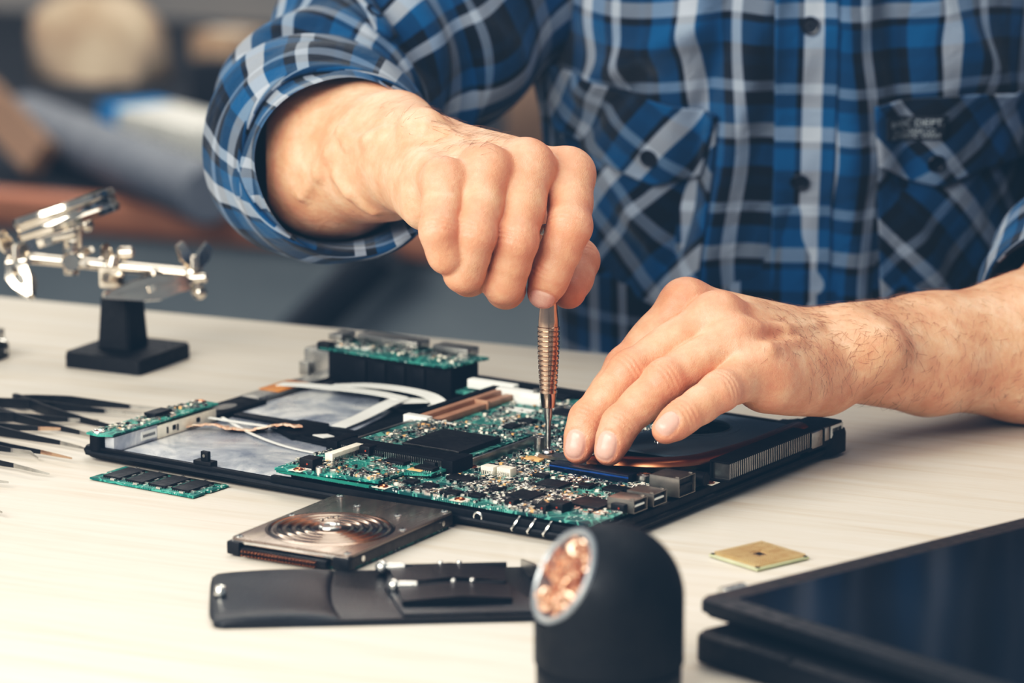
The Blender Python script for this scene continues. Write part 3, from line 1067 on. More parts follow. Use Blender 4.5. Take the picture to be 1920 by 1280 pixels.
def bench_thing(name, label, cat, base):
    return empty(name, base, BA, label, cat)
def bz(px, py, di):
    p = bb(px, py, di)
    return Vector((p.x, p.y, zb))
def bwid(px, di):   # metres per pixel there
    return (bb(px, 300, di) - bb(px + 1, 300, di)).length

# grey roll lying along the bench
M_ROLL = pm('grey_roll', S(100, 105, 114), S(112, 117, 126), scale=30, rough=.75)
r_ = .037
a_, b_ = gz(48, 228, zb + r_ + .0035), gz(392, 366, zb + r_ + .0035)
ro = empty('rolled_mat', (a_.x, a_.y, zb), 0, 'thick slate grey rolled mat lying on the bench behind the magnifier', 'roll')
MB().cyl(a_ - Vector(ro.location), b_ - Vector(ro.location), r_, n=32, bev=.004).build('mat_body', M_ROLL, ro)
mb = MB()
ax_ = (b_ - a_).normalized()
sd_ = ax_.orthogonal().normalized(); up_ = ax_.cross(sd_)
mb.tube([a_ - Vector(ro.location) - ax_ * .001 + (sd_ * math.cos(k * .35) + up_ * math.sin(k * .35)) * (.004 + .00055 * k) for k in range(52)], .0009, 6)
mb.build('mat_spiral_end', M_DARK, ro)

# white box with a bright blue end
M_WHITE = pm('white_card', S(190, 192, 190), scale=60, rough=.7)
M_BLUEC = pm('blue_card', S(18, 112, 172), scale=60, rough=.6)
M_TAN = pm('cardboard', S(150, 128, 106), S(172, 150, 126), scale=14, rough=.9)
M_TAN2 = pm('kraft_paper', S(150, 130, 110), S(190, 174, 154), scale=9, rough=.9, bump=.6, bscale=14)
p = gz(240, 252, zb); q = gz(420, 300, zb)
L_ = (q - p).length
wb = empty('slim_box', (p.x, p.y, zb), math.atan2(q.y - p.y, q.x - p.x), 'long white cardboard box with bright blue end behind the grey roll', 'box')
MB().box(.052, L_, -.045, .045, .001, .046, .002).build('box_body', M_WHITE, wb)
MB().box(0, .0525, -.0455, .0455, .001, .0465, .002).build('box_end', M_BLUEC, wb)
p = gz(388, 240, zb)
o = MB().prism(rrect(-.030, .030, -.022, .022, .014), .001, .08, .012).build('black_canister', M_DARK)
o.location = (p.x, p.y + .10, zb)
tag(o, 'small black canister standing behind the white box near the rolled sleeve', 'canister')
# paper sack with crumpled top
p = gz(185, 146, zb)
sk = empty('paper_sack', (p.x, p.y, zb), BA, 'large crumpled tan paper sack at the back of the bench, upper left', 'sack')
hh = .100
rows = []
for k, (f, z) in enumerate(((1, .02), (1.04, .3), (1.0, .7), (.9, .95), (.66, 1.14), (.4, 1.24), (.1, 1.26))):
    ring = []
    for i in range(40):
        a = 2 * math.pi * i / 40
        rad = f * (1 + .07 * math.sin(3 * a + k) + .05 * math.sin(7 * a + 2.1 * k))
        ring.append((.098 * rad * math.copysign(abs(math.cos(a)) ** .6, math.cos(a)), .062 * rad * math.copysign(abs(math.sin(a)) ** .6, math.sin(a)), hh * z))
    rows.append(ring)
vs_ = [v_ for r in rows for v_ in r]
fs_ = [(k * 40 + i, k * 40 + (i + 1) % 40, (k + 1) * 40 + (i + 1) % 40, (k + 1) * 40 + i) for k in range(6) for i in range(40)]
link('sack_body', pydata('sack', vs_, fs_), M_TAN2, sk, smooth=True)
# second small carton beside it
p = gz(372, 140, zb) + Vector((.05, 0, 0))
ct = empty('carton', (p.x, p.y, zb), BA - .3, 'small brown carton at the back of the bench right of the paper sack', 'box')
MB().box(-.042, .042, -.045, .045, .001, .066, .003).build('carton_body', M_TAN, ct)
MB().box(-.0425, .0425, -.009, .009, .0655, .0665).build('tape', M_WHITE, ct)
# brown batten leaning at the left
p, q = bb(-40, 170, .16), bb(80, 350, .08)
q.z = zb + .034
o = MB().tube([p, q], 1, flat=(.024, .012), up=(0, 1, 0)).build('wooden_batten', pm('grey_brown_wood', S(122, 100, 82), S(138, 114, 94), scale=14, rough=.8))
tag(o, 'short brown wooden batten leaning at the left end of the bench', 'batten')
M_BROWNT = pm('brown_card', S(110, 90, 76), S(124, 102, 86), scale=14, rough=.9)
# brown cardboard tube seen in the gap between arm and shirt
p = bb(1030, 240, .3)
o = MB().lathe([(.05, .001), (.054, .006), (.054, p.z - zb + .07), (.048, p.z - zb + .08), (.046, p.z - zb + .02), (.0001, p.z - zb + .02)], 32).build('cardboard_tube', M_BROWNT)
o.location = (p.x, p.y, zb)
tag(o, 'brown cardboard tube standing on the bench, glimpsed between raised arm and shirt', 'tube')
# ------------------------------------------------------------------ the open laptop (millimetres in its own frame)
LA = R_(-34.1)
LO = Vector((-.234, 1.9749, 0))
lap = empty('open_laptop', LO, LA, 'laptop with its case opened, bare green motherboard exposed, lying on the table', 'laptop')
def luv(px, py, z):
    p = gz(px, py, z / 1000) - LO
    return ((p.x * math.cos(LA) + p.y * math.sin(LA)) * 1000, (-p.x * math.sin(LA) + p.y * math.cos(LA)) * 1000)

class MM(MB):
    """MB in millimetres"""
    def box(self, x0, x1, y0, y1, z0, z1, bev=0, mi=0, M=None, seg=2):
        return MB.box(self, x0 / 1e3, x1 / 1e3, y0 / 1e3, y1 / 1e3, z0 / 1e3, z1 / 1e3, bev / 1e3, mi, M, seg)
    def prism(self, pts, z0, z1, bev=0, mi=0, M=None):
        return MB.prism(self, [(p[0] / 1e3, p[1] / 1e3) for p in pts], z0 / 1e3, z1 / 1e3, bev / 1e3, mi, M)
    def cyl(self, p, q, r, r2=None, n=16, mi=0, bev=0):
        return MB.cyl(self, Vector(p) / 1e3, Vector(q) / 1e3, r / 1e3, None if r2 is None else r2 / 1e3, n, mi, bev / 1e3)
    def tube(self, pts, r, n=8, mi=0, closed=False, flat=None, up=None):
        return MB.tube(self, [Vector(p) / 1e3 for p in pts], [x / 1e3 for x in r] if isinstance(r, (list, tuple)) else r / 1e3, n, mi, closed, flat, up)
    def ring(self, c, R, r, n=32, m=8, mi=0):
        return self.tube([(c[0] + R * math.cos(2 * math.pi * i / n), c[1] + R * math.sin(2 * math.pi * i / n), c[2]) for i in range(n)], r, m, mi, True, up=(0, 0, 1))
    def holed(self, x0, x1, y0, y1, cx, cy, r, z0, z1, n=64, mi=0):
        """plate with a round hole"""
        out, inn = [], []
        for i in range(n):
            a = 2 * math.pi * (i + .5) / n
            c, s = math.cos(a), math.sin(a)
            k = min((x1 - cx) / c if c > 0 else (x0 - cx) / c if c < 0 else 1e9, (y1 - cy) / s if s > 0 else (y0 - cy) / s if s < 0 else 1e9)
            out.append((cx + c * k, cy + s * k)); inn.append((cx + c * r, cy + s * r))
        V = [[self.bm.verts.new((x / 1e3, y / 1e3, z / 1e3)) for x, y in pl] for pl, z in ((out, z0), (out, z1), (inn, z1), (inn, z0))]
        for a, b in zip(V, V[1:] + V[:1]):
            for i in range(n):
                f = self.bm.faces.new((a[i], a[(i + 1) % n], b[(i + 1) % n], b[i]))
                f.material_index = mi
        return self

M_PLASTIC = pm('black_case_plastic', S(8, 12, 17), S(14, 18, 23), scale=300, rough=.5, bump=.05, bscale=900, spec=.22)
M_BLACK = pm('black_resin', S(7, 10, 14), S(13, 17, 22), scale=400, rough=.5, spec=.3)
M_BLACKM = pm('black_matt', S(6, 9, 14), scale=200, rough=.7, spec=.2)
M_SILVER = pm('bright_tin', S(214, 214, 210), S(232, 230, 226), scale=200, rough=.24, metal=1)
M_STEEL = pm('brushed_steel', S(150, 150, 148), S(186, 184, 180), scale=120, rough=.32, metal=1)
M_GREYMETAL = pm('grey_plate', S(100, 118, 130), S(116, 134, 146), scale=30, rough=.42, metal=.15)
M_COPPER = pm('copper_pipe', S(150, 96, 68), S(170, 112, 82), scale=60, rough=.34, metal=1)
M_CREAM = pm('cream_connector', S(226, 220, 204), scale=200, rough=.5)
M_WHITEP = pm('white_ribbon', S(228, 230, 226), S(236, 238, 234), scale=50, rough=.45)
M_TANC = pm('tan_capacitor', S(214, 164, 108), scale=200, rough=.5)
M_BROWNSLOT = pm('brown_slot', S(150, 112, 88), S(166, 128, 104), scale=90, rough=.45)
M_KAPTON = pm('amber_tape', S(204, 132, 50), S(190, 112, 40), scale=60, rough=.3)
M_COPTAPE = pm('torn_copper_tape', S(206, 150, 120), S(226, 206, 182), scale=160, rough=.55, metal=.2, bump=.6, bscale=500)
M_NAVY = pm('dark_blue_bar', S(9, 20, 38), S(12, 30, 54), scale=80, rough=.3)
M_RED = pm('red_mark', S(140, 58, 40), scale=90, rough=.5)
al = NT('aluminium_foil')
v = al.coords('Object', (1, 1, 1), (0, 0, .6))
al.l(al.ramp(al.noise(v, 22, 6, .65, .8), [(.34, S(124, 132, 148)), (.5, S(176, 182, 192)), (.62, S(232, 234, 236))]), al.b.inputs['Base Color'])
al.setp(Metallic=.35)
al.l(al.ramp(al.noise(v, 40, 5), [(.3, (.16,) * 3 + (1,)), (.7, (.42,) * 3 + (1,))]), al.b.inputs['Roughness'])
al.bump(al.noise(v, 60, 4), .25, .001)
M_FOIL = al.m

def pcb_mat(name, dark, mid, bright, sc=1.0):
    t = NT(name)
    v = t.coords('Object')
    n1 = t.noise(v, 60 * sc, 4, .6)
    c = t.ramp(n1, [(.38, dark), (.52, mid), (.66, mid)])
    def lines(scale, rot, th, dist):
        vv = t.coords('Object', (1, 1, 1), (0, 0, rot))
        w = t.n('ShaderNodeTexVoronoi', feature='DISTANCE_TO_EDGE', distance='EUCLIDEAN')
        w.inputs['Scale'].default_value = scale
        w.inputs['Randomness'].default_value = dist
        t.l(vv, w.inputs['Vector'])
        return t.math('LESS_THAN', w.outputs['Distance'], th)
    wv = t.n('ShaderNodeTexWave', wave_type='BANDS', bands_direction='X')
    wv.inputs['Scale'].default_value = 260 * sc
    wv.inputs['Distortion'].default_value = 6
    wv.inputs['Detail'].default_value = 1
    wv.inputs['Detail Scale'].default_value = .4
    t.l(v, wv.inputs['Vector'])
    tr = t.math('MULTIPLY', t.math('GREATER_THAN', wv.outputs['Fac'], .72), t.math('GREATER_THAN', t.noise(v, 34, 2), .47))
    c = t.mix(t.math('MULTIPLY', tr, .55), c, bright)
    c = t.mix(t.math('MULTIPLY', lines(120 * sc, .78, .045, .75), .55), c, bright)
    vd = t.n('ShaderNodeTexVoronoi', feature='F1')
    vd.inputs['Scale'].default_value = 420 * sc
    t.l(v, vd.inputs['Vector'])
    dots = t.math('MULTIPLY', t.math('LESS_THAN', vd.outputs['Distance'], .26), t.math('GREATER_THAN', t.noise(v, 48, 2), .5))
    c = t.mix(t.math('MULTIPLY', dots, .9), c, S(206, 218, 212))
    t.l(c, t.b.inputs['Base Color'])
    t.setp(Roughness=.45, Specular_IOR_Level=.3)
    t.bump(t.math('ADD', tr, dots), .25, .0003)
    return t.m
M_PCB = pcb_mat('green_circuit_board', S(1, 38, 44), S(2, 68, 67), S(104, 178, 162))
M_PCBD = pcb_mat('dark_green_circuit_board', S(1, 36, 42), S(2, 66, 64), S(70, 150, 136))
M_PCBL = pcb_mat('teal_circuit_board', S(2, 66, 66), S(4, 96, 90), S(84, 170, 152))
M_PCBEDGE = pm('board_edge', S(8, 104, 92), scale=100, rough=.5)

# --- case
cs = MM()
cs.prism(rrect(0, 335, 0, 242, 9), 2.4, 5.6)
cs.box(2, 130, 0, 3.2, 4, 8.6, .8); cs.box(130, 331, -1, 2.4, 4, 10.2, .8)
cs.box(0, 3.2, 3, 235, 4, 8.2, .8); cs.box(332, 335, 4, 200, 4, 11.0, .8)
cs.box(4, 331, 239, 242, 4, 14.5, .8)
cs.tube([(4, -1, 5.2), (331, -1, 5.2)], 1.6); cs.tube([(-.6, 5, 5.2), (-.6, 236, 5.2)], 1.5); cs.tube([(335.6, 6, 5.4), (335.6, 236, 5.4)], 1.6)
cs.ball((.0058, .0058, .0055), .0075, 20, 10, scale=(1, 1, .45)); cs.ball((.3292, .0058, .0058), .0078, 20, 10, scale=(1, 1, .45))
case = cs.build('bottom_case', M_PLASTIC, lap)
for x, y in ((18, 14), (316, 14), (18, 226), (316, 226)):
    MM().cyl((x, y, .15), (x, y, 2.5), 6, 6.4, bev=.5).build('rubber_foot', M_BLACKM, case)
MM().prism(rrect(300, 339, 224, 247, 6), 2.4, 15.5, 3).build('hinge_cover', M_PLASTIC, lap)

# --- left half: bare metal floor, brackets, ribbons
MM().box(21, 133, 5, 109, 5.6, 6.3, .2).build('metal_floor_plate', M_FOIL, lap)
MM().prism([(13, 112), (100, 112), (92, 150), (80, 196), (13, 200)], 6.0, 6.8, .2).build('metal_floor_plate', M_FOIL, lap)
MM().box(22, 132, 104, 112, 5.6, 8.2, .6).box(100, 131, 112, 236, 5.6, 7.6, .8).prism([(14, 200), (100, 196), (131, 196), (131, 238), (14, 238)], 5.6, 7.4, .6).build('inner_rib', M_PLASTIC, lap)
MM().ring((95, 196, 7.6), 30, .7, 48).build('round_rib', M_BLACKM, lap)
br = MM().box(-1, 19, 94, 139, 6, 9.0, .5).build('side_bracket', M_BLACKM, lap)
MM().prism([(9.5 + 5 * math.cos(a * .3927), 113 + 9 * math.sin(a * .3927)) for a in range(16)], 8.9, 9.2).build('oval_opening', M_STEEL, br)
rail = MM().box(-1, 13, 139.5, 224, 6.6, 9.4, .5).box(13, 16, 142, 220, 5.6, 7.2, .3).build('side_rail', M_STEEL, lap)
MM().box(-1.5, 13.6, 158, 186, 9.4, 9.9, .15).box(4, 10, 167, 176, 9.9, 10.2).build('amber_tape', M_KAPTON, rail)
hg = MM().prism([(-14, 218), (9, 218), (9, 236), (-14, 236)], 5.6, 22, 2).box(-15, -8, 214, 218.5, 5.6, 14, .6).build('hinge_block', M_STEEL, lap)
MM().cyl((-15.2, 227, 15), (-10, 227, 15), 4.2).build('hinge_pin', M_BLACKM, hg)

# port board raised at the far left corner
ph = MM().box(10, 98, 210, 238, 7, 24.0, .8).build('port_housing', M_BLACKM, lap)
for i in range(4):
    MM().box(30 + i * 14, 38 + i * 14, 208.6, 210.4, 9, 22, .4).build('rib', M_PLASTIC, ph)
pb = MM().prism([(5, 208), (96, 206), (100, 212), (104, 240), (60, 242), (5, 241)], 24.8, 26.2, .2).build('port_board', M_PCBD, lap)
for (x0, x1, y0, y1, h) in ((16, 60, 230, 243, 5.2), (70, 95, 231, 243, 5.0), (-2, 8, 226, 240, 4.0)):
    MM().box(x0, x1, y0, y1, 26.2, 26.2 + h, .7).box(x0 + 2, x1 - 2, y1 - .4, y1 + .3, 27.2, 26 + h - .8, .2, 1).build('port_shell', [M_STEEL, M_BLACK], pb)
MM().box(12, 22, 214, 222, 26.2, 26.5).box(24, 34, 216, 223, 26.2, 26.5).build('white_sticker', M_WHITEP, pb)
MM().box(3, 12, 208, 214, 24, 29, .8).build('board_socket', M_BLACK, pb)

# left edge: small board on a foil-covered box
ub = MM().box(5, 20, 3, 40, 6, 14.5, .5).box(6, 20, 40, 92, 6, 13.5, .5, 1).build('battery_board_carrier', [M_FOIL, M_CREAM], lap)
MM().cyl((9, 3, 6), (9, 3, 15.6), 4.8, 4.6, bev=.3).build('carrier_post', M_BLACKM, ub)
MM().box(19.9, 20.25, 26, 39, 8, 12.8).build('printed_label', M_WHITEP, ub)
for k, (y, w) in enumerate(((48, 1.0), (53, 2.6), (57, .9), (74, 2.8))):
    MM().box(19.9, 20.4, y, y + w, 8 + k % 2, 11.6, .1).build('pen_mark', M_BLACK, ub)
for i in range(7):
    MM().box(20.2, 20.35, 27.5 + i * 1.5, 28.4 + i * 1.5, 9.6, 11.2).build('letter', M_BLACK, ub)
sb = MM().prism([(4, -1), (13, -2), (20, 2), (20, 94), (5, 94)], 15.2, 16.4, .2).build('battery_board', M_PCBL, lap)
MM().ring((9, 3.5, 16.5), 3.0, .8, 20).cyl((9, 3.5, 16.3), (9, 3.5, 16.6), 2.0, mi=1).build('screw_ring', [M_SILVER, M_RED], sb)
MM().ring((10, 89, 16.5), 3.4, .8, 20).cyl((10, 89, 16.3), (10, 89, 16.55), 2.4, mi=1).build('screw_ring', [M_COPPER, M_BLACK], sb)
MM().box(8, 16, 43, 58, 16.4, 19.4, .3).build('chip', M_BLACK, sb)

# white flat ribbons
def ribbon(name, pts, w, up=(0, 0, 1), m=M_WHITEP, th=.35):
    P = [tuple(p) for p in bez(pts, 30)]
    return MM().tube(P, 1000, flat=(w / 2 / 1e3, th / 2 / 1e3), up=up).build(name, m, lap, smooth=30)
ribbon('ribbon_cable', [(3, 172, 10.4), (20, 174, 11.5), (45, 177, 12), (68, 179, 12.0), (86, 181, 10.5)], 9)
ribbon('ribbon_cable', [(30, 186, 10), (52, 190, 12.5), (76, 192, 13), (96, 191, 12), (106, 187, 9.0), (104, 182, 7.6)], 10)
ribbon('ribbon_cable', [(83, 184, 10.2), (86, 165, 10.8), (89, 135, 9.2), (90.5, 112, 8.6)], 10)
MM().prism([(84, 186), (95, 190), (101, 184), (88, 172)], 9.6, 10.0).build('ribbon_fold', M_WHITEP, lap)
ribbon('ribbon_cable', [(21, 84, 10), (40, 86, 9.6), (62, 88, 9.4), (76, 90, 9)], 2.6)
ribbon('ribbon_cable', [(24, 92, 9), (60, 74, 7.6), (95, 62, 7.4), (128, 60, 7.2)], 1.8)
# torn copper-faced tape
P, r = [], random.Random(3)
for i in range(34):
    f = i / 33
    P.append((20 + 58 * f, 66 + 27 * f + r.uniform(-1, 1), 8.0 + 1.6 * math.sin(f * 9) + r.uniform(-.4, .4) + 2 * f))
MM().tube(P, [1000 * (.5 + .55 * min(1, 3 * i / 33)) * r.uniform(.85, 1.15) for i in range(34)], flat=(.0058, .0005), up=(0, .25, 1)).build('torn_copper_tape', M_COPTAPE, lap, smooth=30)
MM().prism([(58, 92), (83, 78), (98, 92), (84, 112), (66, 112)], 7.0, 9.8, 1).prism([(83, 80), (128, 74), (128, 96), (100, 100)], 6.8, 8.6, .8).build('black_foam_pad', M_BLACKM, lap)
cl_ = MM().box(76, 88, 1.5, 7.5, 6, 10.5, .5).box(80, 85, 3, 5.5, 10, 15.5, .4).build('case_clip', M_BLACK, lap)
MM().cyl((82.5, 2.5, 13.2), (82.5, 6, 13.2), .9).build('clip_hole', M_STEEL, cl_)
sp_ = MM().tube([(100 + 17 * math.cos(a * .2618), 88 + 9 * math.sin(a * .2618), 8.6) for a in range(24)], 1.0, 6, closed=True).build('speaker_gasket', M_BLACKM, lap)
MM().prism([(92, 86), (101, 84), (104, 90), (95, 93)], 9.0, 9.4).build('white_scrap', M_WHITEP, sp_)

# --- motherboard
mbd = MM()
mbd.prism([(134, 1), (331, 1), (331, 112), (322, 116), (322, 226), (104, 226), (104, 206), (134, 206)], 11.4, 13.0, .1)
board = mbd.build('motherboard', M_PCB, lap)
MM().box(140, 325, 4, 10, 5.6, 11.4).box(150, 325, 60, 66, 5.6, 11.4).box(150, 315, 150, 156, 5.6, 11.4).build('board_standoff', M_BLACKM, lap)
fr = [(136, -5), (198, 2), (198, 24), (212, 30), (212, 66), (136, 76)]
card = MM().prism(fr, 14.6, 16.0, .1).build('modem_card', M_PCBL, lap)
MM().box(140, 196, 4, 20, 12.9, 14.6).box(140, 150, 30, 70, 12.9, 14.6).build('card_spacer', M_BLACKM, card)
MM().box(136, 196, -3.6, -2.6, 13.2, 14.6).build('edge_strip', M_PCBEDGE, card)
for i in range(26):     # solder dots along the card's left edge: one row, one part
    pass
d_ = MM()
for i in range(26):
    d_.box(137.6, 139, 4 + i * 2.5, 5.4 + i * 2.5, 16, 16.4, .2)
d_.build('solder_row', M_SILVER, card)

big = []      # footprints of the large components, kept clear of small ones
def claim(x0, x1, y0, y1):
    big.append((min(x0, x1) - 1, max(x0, x1) + 1, min(y0, y1) - 1, max(y0, y1) + 1))
def ic(cx, cy, w, l, z, h=1.8, pins='quad', pitch=1.3, rot=0, par=None, name='chip'):
    """moulded package with gull-wing pins"""
    m = MM()
    m.box(-w / 2, w / 2, -l / 2, l / 2, .35, h, .25)
    sides = ((0, 1), (1, 1)) if pins == 'quad' else ((0, 1),) if pins == 'y' else ((1, 1),)
    for ax, _ in sides:
        L = w if ax == 0 else l
        n = int((L - 1.2) / pitch)
        for i in range(n + 1):
            o = -n * pitch / 2 + i * pitch
            for s in (-1, 1):
                e = (l if ax == 0 else w) / 2
                a0, a1 = sorted((s * (e - .1), s * (e + 1.0)))
                if ax == 0:
                    m.box(o - .28, o + .28, a0, a1, .05, .7, 0, 1)
                else:
                    m.box(a0, a1, o - .28, o + .28, .05, .7, 0, 1)
    m.cyl((-w / 2 + 1.1, -l / 2 + 1.1, h - .02), (-w / 2 + 1.1, -l / 2 + 1.1, h + .02), .35, n=8, mi=1)
    o = m.build(name, [M_BLACK, M_SILVER], par or board)
    o.location = (cx / 1e3, cy / 1e3, z / 1e3)
    o.rotation_euler = (0, 0, rot)
    claim(cx - w / 2, cx + w / 2, cy - l / 2, cy + l / 2)
    return o
def P_(px, py, z=13.5):
    return luv(px, py, z)

# mini card held in its black connector, with dark module on top
cn = MM().box(136, 214, 45, 58, 13, 20.5, .6).box(133.5, 141, 43, 62, 13, 21.0, .8).box(209, 216, 43, 62, 13, 20.6, .8).build('card_connector', M_BLACKM, lap)
pn = MM()
for i in range(56):
    pn.box(143 + i * 1.17, 143.5 + i * 1.17, 44.3, 45.2, 13.2, 19.2)
pn.build('connector_pins', M_STEEL, cn)
MM().box(135, 137, 60, 124, 13, 17.5, .3).box(212.5, 214.5, 60, 124, 13, 17.5, .3).build('latch_arm', M_STEEL, cn)
wc = MM().box(139, 211, 57, 126, 16.6, 17.6, .1).build('wireless_card', M_PCB, lap)
MM().box(170, 207, 62, 101, 17.6, 20.6, .3).build('dark_module', M_BLACK, wc)
MM().box(170.3, 206.7, 61.4, 62.2, 20.0, 20.7).build('module_edge', M_SILVER, wc)
claim(133, 216, 43, 127)
# memory slot standing empty
sl_ = MM().box(126, 131, 122, 214, 13, 18, .5).build('memory_slot', M_BLACKM, lap)
MM().box(133.5, 138, 125, 208, 13, 18.2, .6).box(140.5, 146, 125, 208, 13, 16.6, .6).box(138, 140.5, 125, 208, 13, 15).box(133, 147, 176, 178, 13, 18.0, .3).build('slot_contacts', M_BROWNSLOT, sl_)
MM().box(130, 166, 119, 123, 13, 18, .4).box(130, 146, 118.5, 124, 13, 19.6, .4).build('end_latch', M_WHITEP, sl_)
MM().box(108, 140, 212, 218, 14, 19.2, .5).box(134, 164, 203, 210, 13, 19, .5).box(150, 167, 199, 203, 13, 16, .4).build('end_latch', M_WHITEP, sl_)
MM().cyl((160, 206, 19), (160, 206, 21), 2).build('latch_pin', M_STEEL, sl_)
claim(105, 148, 117, 220); claim(140, 168, 198, 212); claim(128, 168, 117, 125)
x, y = 168, 186; MM().box(x - 14, x + 2, y - 4, y + 4, 13, 13.3).build('white_sticker', M_WHITEP, board)

for px, py, w, l, pins in ((866, 898, 15, 8, 'y'), (985, 930, 15, 15, 'quad'), (1037, 909, 15, 13, 'quad'), (772, 904, 7, 6, 'x'), (805, 912, 8, 7, 'quad'), (1110, 945, 19, 17, 'quad'),
                           (1098, 912, 8, 6, 'y'), (930, 918, 6, 5, 'x'), (850, 925, 8, 6, 'y'), (895, 930, 8, 6, 'x'), (1155, 918, 12, 9, 'y'), (1180, 945, 9, 8, 'quad'), (1015, 893, 8, 5, 'y'),
                           (905, 845, 8, 8, 'quad'), (1065, 775, 16, 12, 'quad'), (990, 790, 9, 7, 'y'), (1050, 715 + 30, 12, 9, 'x'), (960, 800, 7, 9, 'x')):
    x, y = P_(px, py)
    ic(x, y, w, l, 13.0, pins=pins)
for px, py, w, l, pins in ((745, 868, 13, 7, 'y'), (705, 852, 14, 7, 'y'), (800, 880, 12, 6, 'y')):
    x, y = P_(px, py, 16)
    ic(x, y, w, l, 16.0 if x < 205 and y > 0 else 13.0, pins=pins, par=card if x < 205 else board)
def part_box(name, px, py, w, l, h, mat, z=13, par=None, bev=.4, extra=None):
    x, y = P_(px, py, z + h * .5)
    m = MM().box(x - w / 2, x + w / 2, y - l / 2, y + l / 2, z, z + h, bev)
    mats = [mat]
    if extra:
        extra(m, x, y); mats += [M_SILVER, M_RED]
    claim(x - w / 2, x + w / 2, y - l / 2, y + l / 2)
    return m.build(name, mats, par or board)
ind = lambda w, h, z: (lambda m, x, y: m.box(x - w / 2 + .6, x + w / 2 - .6, y - w / 2 - .3, y - w / 2 + .2, z, z + 1.2, .1, 1).cyl((x + 1, y - w / 2 - .05, z + h * .55), (x + 1, y - w / 2 - .25, z + h * .55), .55, n=8, mi=2))
for px, py, w, h in ((583, 867, 9, 6.0), (690, 843, 7, 5.5)):
    part_box('inductor', px, py, w, w, h, M_BLACK, 16, card, .9, ind(w, h, 16))
for px, py, w, h in ((812, 872, 8, 5.5), (1050, 948, 9, 4.6), (1020, 950, 7, 3.8), (1165, 950, 8, 4.6), (960, 940, 6, 3.0)):
    part_box('inductor', px, py, w, w, h, M_BLACK, 13, board, .8, ind(w, h, 13))
def socket(px, py, w, l, h, z, par, rot=0):
    x, y = P_(px, py, z + h / 2)
    m = MM().box(-w / 2, w / 2, -l / 2, l / 2, 0, h, .4)
    n = int(max(w, l) / 1.3)
    for i in range(n):
        o = -max(w, l) / 2 + .8 + i * 1.3
        if w >= l:
            m.box(o, o + .5, -l / 2 - .7, -l / 2 + .1, 0, h * .55, 0, 1)
        else:
            m.box(w / 2 - .1, w / 2 + .7, o, o + .5, 0, h * .55, 0, 1)
    b = m.build('cream_socket', [M_CREAM, M_SILVER], par)
    b.location = (x / 1e3, y / 1e3, z / 1e3)
    claim(x - w / 2, x + w / 2, y - l / 2, y + l / 2)
socket(646, 848, 5, 28, 4.6, 16, card)
socket(919, 880, 8, 6, 4.5, 13, board); socket(950, 883, 8.5, 6, 4.5, 13, board)
part_box('tan_capacitor', 781, 885, 9, 5, 3.4, M_TANC)
def can(name, px, py, r, h, z=13, par=None, m=M_STEEL):
    x, y = P_(px, py, z)
    claim(x - r, x + r, y - r, y + r)
    return MM().cyl((x, y, z), (x, y, z + h), r, bev=.4, n=20).cyl((x, y, z + h - .1), (x, y, z + h + .15), r * .55, n=12).build(name, m, par or board)
can('capacitor_can', 1012, 846, 3.0, 8.5)
can('standoff_post', 601, 892, 2.6, 5.2, 14, card, M_SILVER)
can('standoff_post', 737, 893, 2.6, 4.6, 13, board, M_SILVER)
for px, py, z, pr in ((560, 880, 16.1, card), (640, 831, 16.1, card), (718, 912, 13.1, board), (862, 936, 13.1, board), (884, 875, 13.1, board), (1330, 905, 13.1, board)):
    x, y = P_(px, py, z)
    MM().box(x - 4, x + 4, y - 4, y + 4, z - .1, z + .05, 0, 2).ring((x, y, z + .1), 2.2, .7, 18).cyl((x, y, z), (x, y, z + .15), 1.5, mi=1).build('screw_pad', [M_COPPER, M_RED, M_CREAM], pr)
    claim(x - 4, x + 4, y - 4, y + 4)

# processor corner: dark blue edge bar, bracket with spring screws, heat pipe, fan
x0, y0 = P_(1038, 872, 15); x1, y1 = P_(1172, 895, 15)
MM().box(x0, x1 + 4, y0 - 4, y0 + 5, 13, 17.2, .4).box(x0, x1 + 4, y0 - 4.15, y0 - 3.8, 15.5, 16.3, 0, 1).build('processor_socket', [M_NAVY, pm('blue_edge', S(14, 60, 118), scale=80, rough=.3)], board)
claim(x0, x1, y0 - 5, y0 + 5)
SCR = P_(1028, 850, 16.0)      # the screw under the driver
kb = MM().tube([(SCR[0] - 3, SCR[1], 15.4), (SCR[0] + 10, SCR[1] - 2, 15.6), (SCR[0] + 24, SCR[1] - 6, 16.6), (SCR[0] + 40, SCR[1] - 4, 17.6), (SCR[0] + 58, SCR[1], 18)], 1000, flat=(.0042, .0009), up=(0, 0, 1)).cyl((SCR[0], SCR[1], 13), (SCR[0], SCR[1], 15), 4.2, bev=.3).build('heatsink_bracket', M_STEEL, lap)
def screw(x, y, z, r=3.2, parent=None, nm='screw'):
    return MM().cyl((x, y, z - 3), (x, y, z), r * .5, n=12).cyl((x, y, z), (x, y, z + 1.6), r, r * .92, n=24, bev=.3).box(x - r * .6, x + r * .6, y - .35, y + .35, z + 1.55, z + 1.68, 0, 1).box(x - .35, x + .35, y - r * .6, y + r * .6, z + 1.55, z + 1.68, 0, 1).build(nm, [M_SILVER, M_BLACK], parent or lap)
screw(SCR[0], SCR[1], 16.6, 3.4, kb)
cp = part_box('copper_pad', 1003, 860, 10, 7, 1.2, M_TANC, 13)
